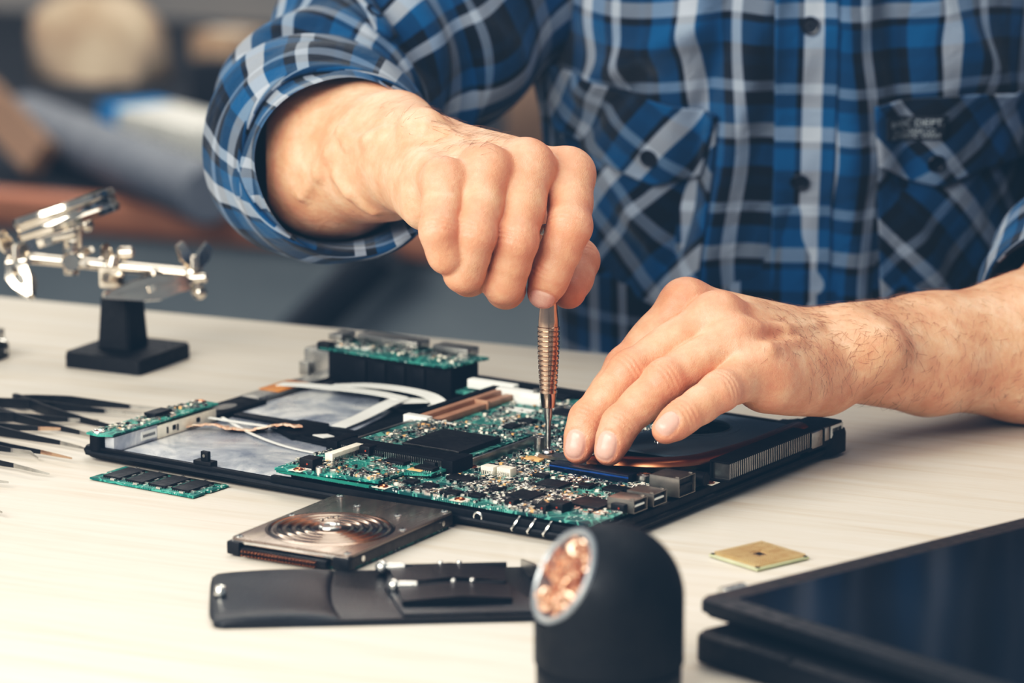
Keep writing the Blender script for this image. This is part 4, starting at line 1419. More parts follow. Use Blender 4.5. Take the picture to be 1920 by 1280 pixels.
for px, py in ((1238, 838), (1188, 872)):
    x, y = P_(px, py, 17)
    m = MM()
    m.tube([(x + 2.6 * math.cos(k * .7), y + 2.6 * math.sin(k * .7), 14 + k * .14) for k in range(40)], .35, 6)
    m.build('spring', M_STEEL, kb)
    screw(x, y, 19.4, 3.4, kb, 'spring_screw')
    MM().prism(rrect(x - 5, x + 5, y - 5, y + 5, 3), 13, 14.2, .2).build('bracket_arm', M_STEEL, kb)
FC = luv(1303, 799, 19.8)
hs = MM().holed(262, 329, 120, 216, FC[0], FC[1], 19.5, 18.6, 19.8).box(262, 264, 120, 216, 13, 18.7).box(262, 329, 214, 216, 13, 18.7).build('fan_cover', M_GREYMETAL, lap)
MM().ring((FC[0], FC[1], 19.8), 19.7, .5, 64).ring((FC[0], FC[1], 19.7), 25, .35, 64).build('cover_groove', M_GREYMETAL, hs)
fan = MM().cyl((FC[0], FC[1], 14), (FC[0], FC[1], 18.6), 9, n=32, bev=1).build('cooling_fan', M_BLACKM, lap)
for i in range(21):
    a = 2 * math.pi * i / 21
    m = MM()
    m.tube([(298 + 10.5 * math.cos(a), 165 + 10.5 * math.sin(a), 16.2), (298 + 18 * math.cos(a + .22), 165 + 18 * math.sin(a + .22), 16.2), (298 + 25 * math.cos(a + .34), 165 + 25 * math.sin(a + .34), 16.2)], 1000, flat=(.0004, .0026), up=(0, 0, 1))
    m.build('fan_blade', M_BLACKM, fan)
MM().box(264, 328, 122, 214, 12.8, 13.6).build('fan_floor', M_BLACKM, hs)
pipe = [(270, 95, 17.0), (278, 94.5, 18.2), (290, 96, 19), (305, 102, 19.2), (317, 114, 19.2), (323, 135, 19.2), (326, 165, 19), (326, 214, 19)]
m = MM(); pts_ = [Vector(p) / 1e3 for p in bez(pipe, 56)]
m2 = MB.tube(m, pts_, .0062, 14, up=(0, 0, 1))
for v_ in m.bm.verts:      # flattened pipe
    zc = min(pts_, key=lambda q: (q.xy - v_.co.xy).length).z
    v_.co.z = zc + (v_.co.z - zc) * .62
m.build('heat_pipe', M_COPPER, lap)
MM().box(268, 292, 90, 112, 13.2, 16.0, .5).build('heat_spreader', M_COPPER, lap)
fn = MM()
for i in range(44):
    fn.box(329.5, 340, 117 + i * 1.92, 117.8 + i * 1.92, 12.4, 21.6)
fn.build('cooling_fins', M_STEEL, lap)
MM().box(329, 341, 115, 202, 21.4, 22.4, .3).box(329, 341, 115, 202, 11.6, 12.6, .3).box(329, 330, 115, 202, 12, 22).build('fin_frame', M_BLACKM, lap)
rb = MM().box(318, 338, 203, 240, 9, 20.4, .8).build('hinge_housing', M_PLASTIC, lap)
MM().box(336.5, 339.5, 204, 216, 11, 20.0, .6).box(336.5, 339.2, 219, 224, 12.5, 20, .6).build('hinge_plate', M_STEEL, rb)
lb = MM().box(338, 338.5, 226.5, 240, 12.5, 19.2, .15).build('barcode_label', M_WHITEP, rb)
m = MM(); r = random.Random(5); y = 228.5
while y < 238.3:
    w_ = r.choice((.25, .4, .7)); m.box(338.45, 338.6, y, y + w_, 14.8, 17.6); y += w_ + r.choice((.25, .4))
m.build('barcode', M_BLACK, lb)

# sockets along the right side
M_PORT = pm('port_metal', S(120, 116, 110), S(142, 136, 128), scale=90, rough=.38, metal=.9)
def port(name, x0, x1, y0, y1, h, inner):
    m = MM()
    m.box(x0, x1, y0, y1, 13 + h - .5, 13 + h, .15).box(x0, x1, y0, y0 + .5, 13, 13 + h, .1).box(x0, x1, y1 - .5, y1, 13, 13 + h, .1).box(x0, x0 + .5, y0, y1, 13, 13 + h, .1).box(x0, x1, y0, y1, 12.8, 13.2)
    m.box(x0 + .6, x1 - 1.6, y0 + .7, y1 - .7, 13.2, 12.4 + h, 0, 1)
    m.box(x1 - 6, x1 - .6, y0 + 2, y1 - 2, 13 + h * .42, 13 + h * .58, .1, 2)
    m.box(x1 - 3, x1 - .8, y0 + 1.2, y0 + 2, 13 + h - .1, 13 + h + .5, .1).box(x1 - 3, x1 - .8, y1 - 2, y1 - 1.2, 13 + h - .1, 13 + h + .5, .1)
    claim(x0, x1, y0, y1)
    return m.build(name, [M_PORT, M_BLACK, inner], board)
port('usb_port', 320, 336, 30, 43, 6.6, M_WHITEP); port('usb_port', 321, 337, 47, 60, 6.6, M_WHITEP)
port('network_port', 320, 338, 70, 86, 9.8, M_BLACK)
MM().cyl((322, 97, 17), (338, 97, 17), 3.6, bev=.4).box(318, 334, 93, 101, 13, 17, .4).build('round_jack', M_BLACKM, board)
can('capacitor_can', 1208, 902, 4.2, 4, m=M_STEEL)
MM().box(300, 322, 62, 68, 13, 15, .4).box(298, 317, 100, 104, 13, 15).build('socket_block', M_BLACKM, board)
# front wall: jack and three bright clips
j = MM().ring((0, 0, 0), 2.4, .7, 20).build('audio_jack', M_SILVER, case)
j.location = (.2625, -.0012, .0072); j.rotation_euler = (math.pi / 2, 0, 0)
for i in range(3):
    x = 284 + i * 9.5
    MM().tube([(x, -1.2, 4.2), (x + .4, -2.4, 5.2), (x + 2.2, -2.2, 7.0), (x + 3.6, -1.2, 9.4), (x + 3.4, .6, 10.2)], 1000, flat=(.0013, .0005), up=(1, 0, 0)).build('spring_clip', M_SILVER, case)

# small surface-mount parts: the nearest hundred as parts, the rest as one sprinkle
def free(x, y):
    return not any(a < x < b and c < y < d for a, b, c, d in big)
r = random.Random(11)
spots = []
dens = lambda x, y: 1.0 if y < 60 else .8 if y < 115 else .7
cl = [(r.uniform(136, 328), r.uniform(2, 222), r.uniform(3, 11)) for _ in range(190)]
while len(spots) < 2600:
    cx, cy, s_ = r.choice(cl)
    x, y = r.gauss(cx, s_), r.gauss(cy, s_ * .8)
    if not (136 < x < 328 and 3 < y < 222) or not free(x, y):
        continue
    if x < 198 and y < 74 and not (x < 198 and y < 72 and y > -2):
        continue
    if x > 258 and y > 88 or r.random() > dens(x, y):
        continue
    onc = x < 197 and y < 42
    spots.append((x, y, 16.0 if onc else 13.0, r.choice((0, 1)), r.uniform(.75, 1.5), r.random()))
for _ in range(900):      # solder pads over the far part of the board
    x, y = r.uniform(148, 258), r.uniform(100, 218)
    if free(x, y) and math.sin(x * .21) + math.sin(y * .17 + x * .05) > -.1:
        spots.append((x, y, 12.2, r.choice((0, 1)), r.uniform(.8, 1.4), .9))
for _ in range(170):      # on the wireless card
    x, y = r.gauss(156, 7), r.uniform(64, 122)
    if r.random() < .5:
        x, y = r.uniform(145, 168), r.gauss(96, 13)
    if r.random() < .25:
        x, y = r.uniform(171, 208), r.uniform(104, 124)
        spots.append((x, y, 17.6, 0, 1.0, r.random()))
        continue
    if 141 < x < 168.5 and 61 < y < 124:
        spots.append((x, y, 17.6, r.choice((0, 1)), r.uniform(.8, 1.5), r.random()))
for _ in range(110):      # battery board and port board
    spots.append((r.uniform(6, 19), r.uniform(8, 86), 16.4, r.choice((0, 1)), r.uniform(.9, 1.6), r.random()))
for _ in range(110):
    spots.append((r.uniform(8, 98), r.uniform(214, 231), 26.2, r.choice((0, 1)), r.uniform(.9, 1.6), r.random()))
def smd(m, x, y, z, ax, s, k):
    L, W, H = 1.15 * s, .62 * s, .55 * s
    body = 0 if k < .38 else 1 if k < .45 else 3 if k < .66 else 2
    if ax:
        m.box(x - W, x + W, y - L * .62, y + L * .62, z, z + H * 1.6, 0, body)
        m.box(x - W * 1.02, x + W * 1.02, y - L, y - L * .6, z, z + H * 1.7, 0, 2); m.box(x - W * 1.02, x + W * 1.02, y + L * .6, y + L, z, z + H * 1.7, 0, 2)
    else:
        m.box(x - L * .62, x + L * .62, y - W, y + W, z, z + H * 1.6, 0, body)
        m.box(x - L, x - L * .6, y - W * 1.02, y + W * 1.02, z, z + H * 1.7, 0, 2); m.box(x + L * .6, x + L, y - W * 1.02, y + W * 1.02, z, z + H * 1.7, 0, 2)
SM = [M_BLACK, M_TANC, M_SILVER, M_CREAM]
onboard = sorted([s for s in spots if s[2] in (12.2, 13.0, 16.0) and s[0] > 134], key=lambda s: s[1] - s[4] * 30)
for s in onboard[:96]:
    m = MM(); smd(m, s[0], s[1], s[2], s[3], s[4] * 1.15, s[5])
    m.build('surface_mount_component', SM, board, smooth=None)
m = MM()
for s in onboard[96:]:
    smd(m, *s)
m.build('surface_mount_sprinkle', SM, board, smooth=None, kind='stuff')
for nm, host, test in (('card_component_sprinkle', wc, lambda s: s[2] == 17.6), ('board_component_sprinkle', sb, lambda s: s[2] == 16.4 and s[0] < 30), ('port_component_sprinkle', pb, lambda s: s[2] == 26.2)):
    m = MM()
    for s in spots:
        if test(s):
            smd(m, *s)
    m.build(nm, SM, host, smooth=None, kind='stuff')
# ------------------------------------------------------------------ things on the table
# precision screwdriver
TIP = Vector(LO) + Matrix.Rotation(LA, 3, 'Z') @ Vector((SCR[0] / 1e3, SCR[1] / 1e3, .0175))
TOP = at(1029, 330, 1.9585)
ax = (TOP - TIP).normalized()
MS = Matrix.Translation(TIP) @ ax.to_track_quat('Z', 'Y').to_matrix().to_4x4()
M_GUN = pm('polished_bronze_steel', S(176, 152, 136), S(196, 172, 154), scale=60, rough=.2, metal=1)
dr = empty('precision_screwdriver', TIP, 0, 'slim ribbed metal precision screwdriver held upright on a board screw', 'screwdriver')
MD = MS.copy(); MD.translation = (0, 0, 0)
MB().lathe([(.0003, .000), (.0010, .0015), (.0015, .004), (.0015, .016), (.0022, .018), (.0022, .0235)], 20, MD).build('shaft', M_STEEL, dr)
prof = [(.0022, .023), (.0036, .0235), (.0044, .031)]
z = .031
while z < .066:
    R0 = .0046 + .0013 * math.sin(min(1, (z - .031) / .03) * 1.5)
    prof += [(R0, z + .0003), (R0, z + .0018), (R0 - .00045, z + .0021), (R0 - .00045, z + .0024)]
    z += .0026
prof += [(.0054, .070), (.0042, .082), (.0038, .096), (.0040, .102), (.0040, .112), (.0032, .115)]
MB().lathe(prof, 32, MD).build('handle', M_GUN, dr, smooth=30)
MB().lathe([(.0030, .115), (.0046, .116), (.0046, .119), (.0036, .121), (.0001, .1215)], 24, MD).build('swivel_cap', M_GUN, dr)

# hard drive
q = [gz(428, 1007, .0095), gz(642, 1043, .0095), gz(849, 964, .0095), gz(646, 925, .0095)]
HA = math.atan2((q[1] - q[0]).y, (q[1] - q[0]).x)
hd = empty('hard_drive', (q[0].x, q[0].y, 0), HA + R_(1.5), 'bare laptop hard drive with stepped circular grooves in its steel lid, leaning by the case', 'hard drive')
sh = Matrix.Shear('XY', 4, (0, 0))
MM().box(.6, 69.4, 3, 100, 2, 8.2, .8).build('drive_body', pm('cast_dark', S(52, 50, 50), S(66, 62, 60), scale=200, rough=.45, metal=.5), hd)
MM().box(2, 68, 4, 98, .4, 2.0, .3).build('controller_board', M_PCBD, hd)
M_LID = pm('steel_lid', S(124, 112, 104), S(142, 128, 118), scale=20, rough=.26, metal=.75, stretch=(8, 1, 1))
m = MM().prism(rrect(0, 70, 1.5, 100, 3), 8.0, 9.2, .5)
lid = m.build('drive_lid', M_LID, hd)
m = MM()
prof = []
for k in range(100):
    f = k / 99
    amp = .34 * min(1, 8 * f, 8 * (1 - f) + .25)
    prof.append(((32.5 - 24 * f) / 1e3, (9.25 + .3 * min(1, 6 * f) + amp * math.sin(f * 5 * 2 * math.pi)) / 1e3))
prof += [(.0001, .0096)]
m.lathe(prof, 72, Matrix.Translation((.034, .040, 0)), cap=False)
m.build('circular_grooves', pm('polished_groove', S(146, 130, 120), S(160, 144, 132), scale=20, rough=.15, metal=1), lid, smooth=25)
m = MM().ring((34, 40, 10.2), 5, .9, 28).cyl((34, 40, 9.8), (34, 40, 10.3), 3.6)
m.build('spindle_cover', M_SILVER, lid)
for x, y in ((3.5, 5), (66.5, 5), (3.5, 52), (66.5, 56), (3.6, 96.5), (66.4, 96.5), (50, 78), (22, 84)):
    MM().cyl((x, y, 9.1), (x, y, 9.9), 2.0, 1.7, n=16, bev=.2).cyl((x, y, 9.85), (x, y, 9.95), .9, n=6, mi=1).build('lid_screw', [M_SILVER, M_BLACK], lid)
for i in range(4):
    MM().cyl((22 + i * 1.2, 51 + i * 3, 9.7), (22 + i * 1.2, 51 + i * 3, 10.2), 1.1, n=12).build('vent_dot', M_SILVER, lid)
MM().box(1, 69, 1.0, 3.2, 6.6, 8.2, .3).build('lid_front_edge', M_SILVER, lid)
MM().box(8, 58, -1.5, 3.2, 1.8, 5.6, .4).build('pin_housing', M_BLACK, hd)
m = MM()
for i in range(22):
    for z in (2.6, 4.6):
        m.box(10 + i * 2, 10.8 + i * 2, -4, -1.4, z - .3, z + .3)
m.build('pin_row', M_COPPER, hd)
MM().box(-.6, 7, -1, 7, 1.2, 8, 1).build('front_corner', M_BLACK, hd)
MM().box(61, 70.4, -.5, 6, 1.2, 8, 1).build('front_corner', M_BLACK, hd)
for y in (14, 90):
    MM().cyl((69.2, y, 5), (69.9, y, 5), 1.5, n=14).build('side_screw_hole', M_SILVER, hd)

# memory module lying against the case
q = [gz(168, 895, .0015), gz(362, 931, .0015), gz(427, 907, .0015), gz(235, 873, .0015)]
RA = math.atan2((q[1] - q[0]).y, (q[1] - q[0]).x)
rm = empty('memory_module', (q[0].x, q[0].y, 0), RA, 'green laptop memory module with four black chips beside the open case', 'memory module')
RW, RD = (q[1] - q[0]).length * 1000, 29.5
MM().prism([(0, 0), (RW, 0), (RW, 10), (RW - 1.6, 11), (RW - 1.6, 13), (RW, 14), (RW, RD), (0, RD), (0, 14), (1.6, 13), (1.6, 11), (0, 10)], .6, 1.7, .05).build('circuit_board', M_PCBL, rm)
for i in range(4):
    x = 6 + i * (RW - 8) / 4
    c_ = MM().box(x, x + 11.5, 4, 25, 1.7, 3.1, .2).build('memory_chip', M_BLACK, rm)
    m = MM()
    for k in range(9):
        m.box(x + .5 + k * 1.25, x + 1.0 + k * 1.25, 3.2, 4.1, 1.7, 2.3); m.box(x + .5 + k * 1.25, x + 1.0 + k * 1.25, 24.9, 25.8, 1.7, 2.3)
    m.box(x + 11.5, x + 12.3, 4.4, 24.6, 1.7, 1.9)
    m.build('chip_pins', M_SILVER, c_)
    for k, (dx, dy) in enumerate(((13, 6), (13.2, 14), (13, 21), (4, 27), (9, 1.6))):
        m = MM(); smd(m, x + dx, dy, 1.7, k % 2, 1.2, .9)
        m.build('small_capacitor', SM, rm, smooth=None)
m = MM()
for i in range(58):
    m.box(3 + i * (RW - 6) / 58, 3.75 + i * (RW - 6) / 58, RD - 2.6, RD - .2, 1.7, 1.78)
m.build('edge_contacts', M_COPPER, rm)

# loose processor, pins up
q = [gz(1329, 1034, .003), gz(1420, 1062, .003)]
CA = math.atan2((q[1] - q[0]).y, (q[1] - q[0]).x)
cpu = empty('processor', (q[0].x, q[0].y, 0), CA, 'small square gold processor lying pins up on the bare table', 'processor')
MM().box(0, 35, 0, 35, .6, 1.9, .2).build('green_base', pm('cpu_substrate', S(168, 172, 138), scale=100, rough=.4), cpu)
MM().box(6, 29, 6, 29, 0, .6).build('die_cap', M_STEEL, cpu)
m = MM(); 
m.box(1.2, 33.8, 1.2, 33.8, 1.9, 2.0)
for i in range(24):
    for k in range(24):
        if abs(i - 11.5) < 3 and abs(k - 11.5) < 3:
            continue
        m.box(2 + i * 1.35, 2.55 + i * 1.35, 2 + k * 1.35, 2.55 + k * 1.35, 2.0, 3.5)
m.build('gold_pins', pm('gold_pin', S(226, 200, 156), S(212, 180, 134), scale=200, rough=.42, metal=.45), cpu, smooth=None, kind='stuff')
MM().box(14.5, 20.5, 14.5, 20.5, 2.0, 2.5, .1).build('centre_components', M_BLACK, cpu)
for x, y in ((1.6, 1.6), (33.4, 1.6), (1.6, 33.4), (33.4, 33.4)):
    MM().cyl((x, y, 1.9), (x, y, 2.2), 1.3, n=12).build('corner_dot', M_BLACK, cpu)

# leather tool pouch, opened flat
q = [gz(415, 1180, 0), gz(1004, 1166, 0)]
PA = math.atan2((q[1] - q[0]).y, (q[1] - q[0]).x)
le = NT('black_leather')
v = le.coords('Object')
vo = le.n('ShaderNodeTexVoronoi', feature='SMOOTH_F1'); vo.inputs['Scale'].default_value = 900
le.l(v, vo.inputs['Vector'])
le.l(le.ramp(le.noise(v, 40, 3), [(.3, S(5, 10, 15)), (.7, S(10, 17, 24))]), le.b.inputs['Base Color'])
le.setp(Roughness=.36, Specular_IOR_Level=.4)
le.bump(le.math('ADD', vo.outputs['Distance'], le.noise(v, 120, 3)), .3, .0006)
M_LEATHER = le.m
po = empty('leather_tool_pouch', (q[0].x, q[0].y, 0), PA, 'black leather tool pouch opened flat in front of the hard drive', 'pouch')
PW = 172
def slab(pts, z0, z1, bev, m=M_LEATHER, name='panel', par=po):
    return MM().prism(pts, z0, z1, bev).build(name, m, par)
slab(rrect(-4, PW, 0, 84, 6), .3, 3.2, 1.2, name='back_panel')
gx, gy = np.meshgrid(np.linspace(0, 1, 40), np.linspace(0, 1, 48))
rad_ = np.clip(1 - (2 * gy - 1) ** 8, 0, 1)
fz = 2.8 + 3.4 * np.clip(np.sin(np.pi * np.clip(gx, 0, 1) ** 1.25), 0, 1) ** .3 * rad_ ** .5 + .5 * np.sin(gy * 7 + gx * 3) * gx
fxx = -6 + (62 - 4.5 * np.sin(gy * 3.14 * .9)) * gx + 3.0 * (np.abs(2 * gy - 1) ** 6) * (1 - gx) + 1.5 * gy
fyy = .5 + 84.5 * gy
fl = link('closing_flap', grid_mesh('closing_flap', np.stack([fxx, fyy, fz], -1) / 1e3, np.stack([gx, gy], -1)), M_LEATHER, po, smooth=True)
MM().cyl((0, 40, 5), (0, 40, 9.0), 3.0, 2.6, bev=.4).ring((0, 40, 8.9), 2.2, .5, 20).build('snap_button', M_SILVER, fl)
ip = slab([(84, 3), (150, 3), (138, 50), (134, 83), (82, 84), (78, 50)], 3.0, 4.6, .7, name='inner_pocket')
MM().tube([(84, 28, 5.4), (112, 29, 7.0), (136, 29, 5.4)], 1000, flat=(.012, .0016), up=(0, 0, 1)).build('holding_loop', M_LEATHER, ip)
MM().tube([(82, 60, 5.4), (110, 61, 7.4), (136, 60, 5.4)], 1000, flat=(.013, .0016), up=(0, 0, 1)).build('holding_loop', M_LEATHER, ip)
MM().tube([(146, 82, 4), (150, 62, 7.5), (156, 42, 6)], 1000, flat=(.0035, .0007), up=(1, 0, 0)).build('shiny_strap', M_STEEL, po)
for x0, x1, y, r_ in ((78, 138, 76, 2.4), (82, 134, 44, 2.2)):
    t_ = Vector((q[0].x, q[0].y, 0)) + Matrix.Rotation(PA, 3, 'Z') @ Vector((x0 / 1e3, y / 1e3, .0066))
    pk = empty('needle_file' if y > 60 else 'small_pick', t_, PA, 'thin steel tool lying along the back edge of the pouch' if y > 60 else 'thin steel tool tucked in the middle of the pouch', 'hand tool')
    MM().cyl((0, 0, 0), (11, -1.5, .6), r_ * 1.1, r_ * .8, n=14, bev=.3).ball((.0, .0, .0), r_ * 1.5 / 1e3, 12, 8).build('polished_end', M_SILVER, pk)
    MM().cyl((9, -1.5, .6), (x1 - x0, -1.5, .6), r_ * .55, n=12).build('steel_rod', M_BLACK, pk)
    for k in range(2):
        MM().ball(((28 + k * 9) / 1e3, -.0015, .0020), .0014, 10, 6).build('bright_knob', M_SILVER, pk)

# soldering-tip cleaner: black dome with a slanted mouth full of brass wool
tcb = gz(1141, 1313, 0)
tcl = empty('soldering_tip_cleaner', tcb, 0, 'black domed soldering tip cleaner with copper wool in its slanted mouth, nearest the camera', 'tip cleaner')
M_RUBBER = pm('matt_black_rubber', S(3, 6, 10), S(6, 10, 14), scale=200, rough=.6, spec=.28, bump=.04, bscale=900)
n_ = Vector((-.80, -.36, .48)).normalized()
ctr = Vector((0, 0, .0465)); R0 = .0325
m = MB().lathe([(.0308, 0), (.0316, .001), (.0316, .0155), (.0306, .0162), (.0306, .0172), (R0, .0182)] + [(R0, .025), (R0, .035)] + [(R0 * math.cos(a), .0465 + R0 * math.sin(a)) for a in np.linspace(0, math.pi / 2 - .001, 26)], 80)
g_ = m.bm.verts[:] + m.bm.edges[:] + m.bm.faces[:]
bmesh.ops.bisect_plane(m.bm, geom=g_, plane_co=ctr + n_ * .0245, plane_no=n_, clear_outer=True)
dome = m.build('dome', M_RUBBER, tcl, smooth=40)
mc = ctr + n_ * .0245
e1 = n_.cross(Vector((0, 0, 1))).normalized(); e2 = n_.cross(e1)
rr_ = math.sqrt(R0 ** 2 - .0245 ** 2)
ring_ = lambda r, h: [mc + n_ * h + (e1 * math.cos(2 * math.pi * i / 64) + e2 * math.sin(2 * math.pi * i / 64)) * r for i in range(64)]
m = MB()
prof = [(rr_ + .0006, -.001), (rr_ + .0004, .0008), (rr_ - .0012, .0014), (rr_ - .0024, .0006), (rr_ - .0026, -.006)]
rings = [[m.bm.verts.new(p) for p in ring_(r, h)] for r, h in prof]
for a, b in zip(rings, rings[1:]):
    for i in range(64):
        m.bm.faces.new((a[i], a[(i + 1) % 64], b[(i + 1) % 64], b[i]))
m.build('mouth_rim', pm('satin_rim', S(150, 156, 162), scale=100, rough=.35, metal=.6), tcl)
m = MB()
bt = [m.bm.verts.new(p) for p in ring_(rr_ - .0026, -.006)]
m.bm.faces.new(bt)
m.build('inner_cup', M_COPPER, tcl)
m = MB(); r = random.Random(21)
for k in range(150):      # curled brass shavings
    a, q_ = r.uniform(0, 6.28), math.sqrt(r.random()) * (rr_ - .0045)
    c = mc + n_ * r.uniform(-.004, .0022) + (e1 * math.cos(a) + e2 * math.sin(a)) * q_
    b1 = Vector((r.gauss(0, 1), r.gauss(0, 1), r.gauss(0, 1))).normalized(); b2 = b1.orthogonal().normalized(); b3 = b1.cross(b2)
    R1 = r.uniform(.0010, .0024); n2 = r.randint(9, 16); t0 = r.uniform(0, 6)
    m.tube([c + (b2 * math.cos(t0 + i * .55) + b3 * math.sin(t0 + i * .55)) * R1 + b1 * (i * .0002) for i in range(n2)], 1, flat=(.00042, .00010), up=b1)
m.build('copper_wool', pm('copper_shavings', S(246, 184, 150), S(252, 214, 190), scale=300, rough=.26, metal=.8), tcl, smooth=None, kind='stuff')

# display panel resting on a keyboard deck, lower right
c0 = gz(1303, 1137, .020)
d1 = (gz(1920, 985, .020) - c0); d2 = (gz(1850, 1292, .020) - c0)
A1 = math.atan2(d1.y, d1.x); 
dp = empty('laptop_display', (c0.x, c0.y, 0), A1, 'dark glossy laptop display lying face up at the lower right corner', 'display')
M_BEZEL = pm('matt_bezel', S(8, 14, 20), S(12, 19, 25), scale=300, rough=.5, spec=.3)
M_SCREEN = pm('glossy_screen', S(8, 13, 19), scale=10, rough=.11, spec=.4)
MM().prism(rrect(0, 330, -222, 0, 7), 18.5, 24.0, 1.8).build('bezel', M_BEZEL, dp)
MM().prism(rrect(14, 316, -208, -13, 2), 23.9, 24.15).build('screen', M_SCREEN, dp)
MM().prism(rrect(2, 328, -220, -2, 7), 16.5, 18.6, .4).build('back_cover', M_BLACKM, dp)
MM().cyl((27, 11, 17.5), (41, 11, 17.5), 4.2, bev=.6).box(29, 39, -3, 10, 16.5, 19.5, .6).build('hinge', M_SILVER, dp)
kd = empty('keyboard_deck', (c0.x, c0.y, 0), A1, 'black lower half of a laptop under the display at the lower right corner', 'laptop base')
MM().prism(rrect(-16, 320, -236, -14, 8), 2.0, 14.0, 2.2).build('deck', M_PLASTIC, kd)
for x, y in ((4, -30), (300, -30), (4, -220), (300, -220)):
    MM().cyl((x, y, 0), (x, y, 2.2), 5, bev=.4).build('rubber_foot', M_BLACKM, kd)
for i in range(3):
    MM().box(-6 + i * 0, 300, -228 + i * 7, -224.5 + i * 7, 14, 14.8, .3).build('front_rib', M_BEZEL, kd)
for x, y in ((-10, -60), (-10, -150)):
    MM().box(x - 5, x + 1, y - 14, y + 14, 14, 14.8, .3).build('side_rib', M_BEZEL, kd)
for x, y in ((30, -40), (290, -40), (30, -200), (290, -200)):
    MM().cyl((x, y, 13.9), (x, y, 16.45), 5).build('support_pad', M_BLACKM, kd)

# helping-hands stand
base_z = 0
sb_ = [gz(120, 688), gz(262, 705), gz(337, 668)]
SA = math.atan2((sb_[1] - sb_[0]).y, (sb_[1] - sb_[0]).x)
hh_ = empty('helping_hands_stand', (sb_[0].x, sb_[0].y, 0), SA, 'helping hands stand with magnifier and crocodile clips on black cast iron foot', 'stand')
W1, W2 = (sb_[1] - sb_[0]).length * 1e3, (sb_[2] - sb_[1]).length * 1e3
M_IRON = pm('black_cast_iron', S(5, 8, 12), S(9, 12, 17), scale=500, rough=.6, spec=.3, bump=.3, bscale=700)
M_CHROME = pm('chrome', S(214, 204, 192), S(228, 220, 208), scale=60, rough=.14, metal=1)
MM().prism(rrect(0, W1, 0, W2, 3), 0, 9.5, 2.2).build('iron_foot', M_IRON, hh_)
cxx, cyy = W1 * .44, W2 * .5
pl = MM()
n4 = [pl.bm.verts.new(((cxx + a * w) / 1e3, (cyy + b * w) / 1e3, z / 1e3)) for z, w in ((9, 11.5), (42, 9.6)) for a, b in ((-1, -1), (1, -1), (1, 1), (-1, 1))]
for f in ((0, 1, 5, 4), (1, 2, 6, 5), (2, 3, 7, 6), (3, 0, 4, 7), (4, 5, 6, 7), (3, 2, 1, 0)):
    pl.bm.faces.new([n4[i] for i in f])
bmesh.ops.bevel(pl.bm, geom=pl.bm.edges[:], offset=.0012, segments=2, affect='EDGES')
pl.build('iron_post', M_IRON, hh_)
TOPW = Vector((sb_[0].x, sb_[0].y, 0)) + Matrix.Rotation(SA, 3, 'Z') @ Vector((cxx / 1e3, cyy / 1e3, .045))
DS = (TOPW - _C).dot(_F)
def hw(px, py, dd=0.0):
    return at(px, py, DS + dd)
def wing(p, ax, s=1.0):
    """wing nut with two ears about axis ax"""
    ax = Vector(ax).normalized(); o = ax.orthogonal().normalized()
    m = MB().cyl(p - ax * .003 * s, p + ax * .004 * s, .0035 * s, bev=.0006)
    for k in (-1, 1):
        m.tube([p + o * k * .002 * s, p + o * k * .006 * s + ax * .004 * s, p + o * k * .0095 * s + ax * .0095 * s], [1, 1.15, .8], flat=(.0030 * s, .0011 * s), up=ax.cross(o))
    return m
rodm = MB().cyl(hw(58, 484, -.004), hw(352, 512, -.004), .0035, n=20)
rodm.build('cross_rod', M_CHROME, hh_, True)
wing(hw(212, 492, -.01), _U + _R * .2, 1.0).build('wing_nut', M_CHROME, hh_, True)
m = MB().box(-.0075, .0075, -.007, .007, -.012, .007, .002, 0, Matrix.Translation(hw(210, 500))); m.build('post_clamp', M_CHROME, hh_, True)
m = MB().cyl(hw(222, 474, -.012), hw(250, 473, -.012), .0038, bev=.001); m.build('clamp_screw', M_CHROME, hh_, True)
# magnifier: round lens in a thick chrome ring, seen nearly edge-on
mg = hw(124, 402, -.02)
nrm = (_U * .95 - _R * .31 - _F * .085).normalized()
MM_ = Matrix.Translation(mg) @ nrm.to_track_quat('Z', 'Y').to_matrix().to_4x4()
Rm = .0315
mag = MB().lathe([(Rm - .003, -.0072), (Rm, -.0068), (Rm + .0008, -.0036), (Rm - .0004, -.0020), (Rm - .0004, .0020), (Rm + .0008, .0036), (Rm, .0068), (Rm - .003, .0072), (Rm - .003, .003), (Rm - .003, -.003), (Rm - .003, -.0062)], 72, MM_, cap=False).build('magnifier_ring', M_CHROME, hh_, True)
gl = NT('lens_glass'); gl.setp(Transmission_Weight=1.0, Roughness=.02, IOR=1.45)
MB().lathe([(.0001, -.0030)] + [(Rm * .91 * k / 6, -.0030 + .0022 * (k / 6) ** 2) for k in range(1, 7)] + [(Rm * .91 * k / 6, .0030 - .0022 * (k / 6) ** 2) for k in range(6, 0, -1)] + [(.0001, .0030)], 48, MM_, cap=False).build('lens', gl.m, mag, True)
m = MB().box(-.012, .012, -.004, .004, -.004, .002, .001, 0, Matrix.Translation(hw(106, 442, -.024)) @ Matrix.Rotation(R_(-15), 4, 'Y')); m.cyl(hw(90, 452, -.028), hw(92, 452, -.02), .0028)
m.build('lens_bracket', M_CHROME, hh_, True)
m = MB()
for x in (124, 149):
    m.tube([hw(x, 424, -.024), hw(x + 1, 462, -.018)], 1, flat=(.0022, .0010), up=_R)
m.cyl(hw(120, 430, -.022), hw(168, 420, -.022), .0024).ball(hw(163, 422, -.022), .0042).build('fork', M_CHROME, hh_, True)
m = MB().cyl(hw(134, 450, -.012), hw(134, 516, -.012), .0052, .0046, bev=.001).cyl(hw(134, 492, -.02), hw(134, 492, .004), .0062, bev=.001)
m.build('swivel_joint', M_CHROME, hh_, True)
wing(hw(150, 480, -.016), _R - _U * .2, .7).build('wing_nut', M_CHROME, hh_, True)
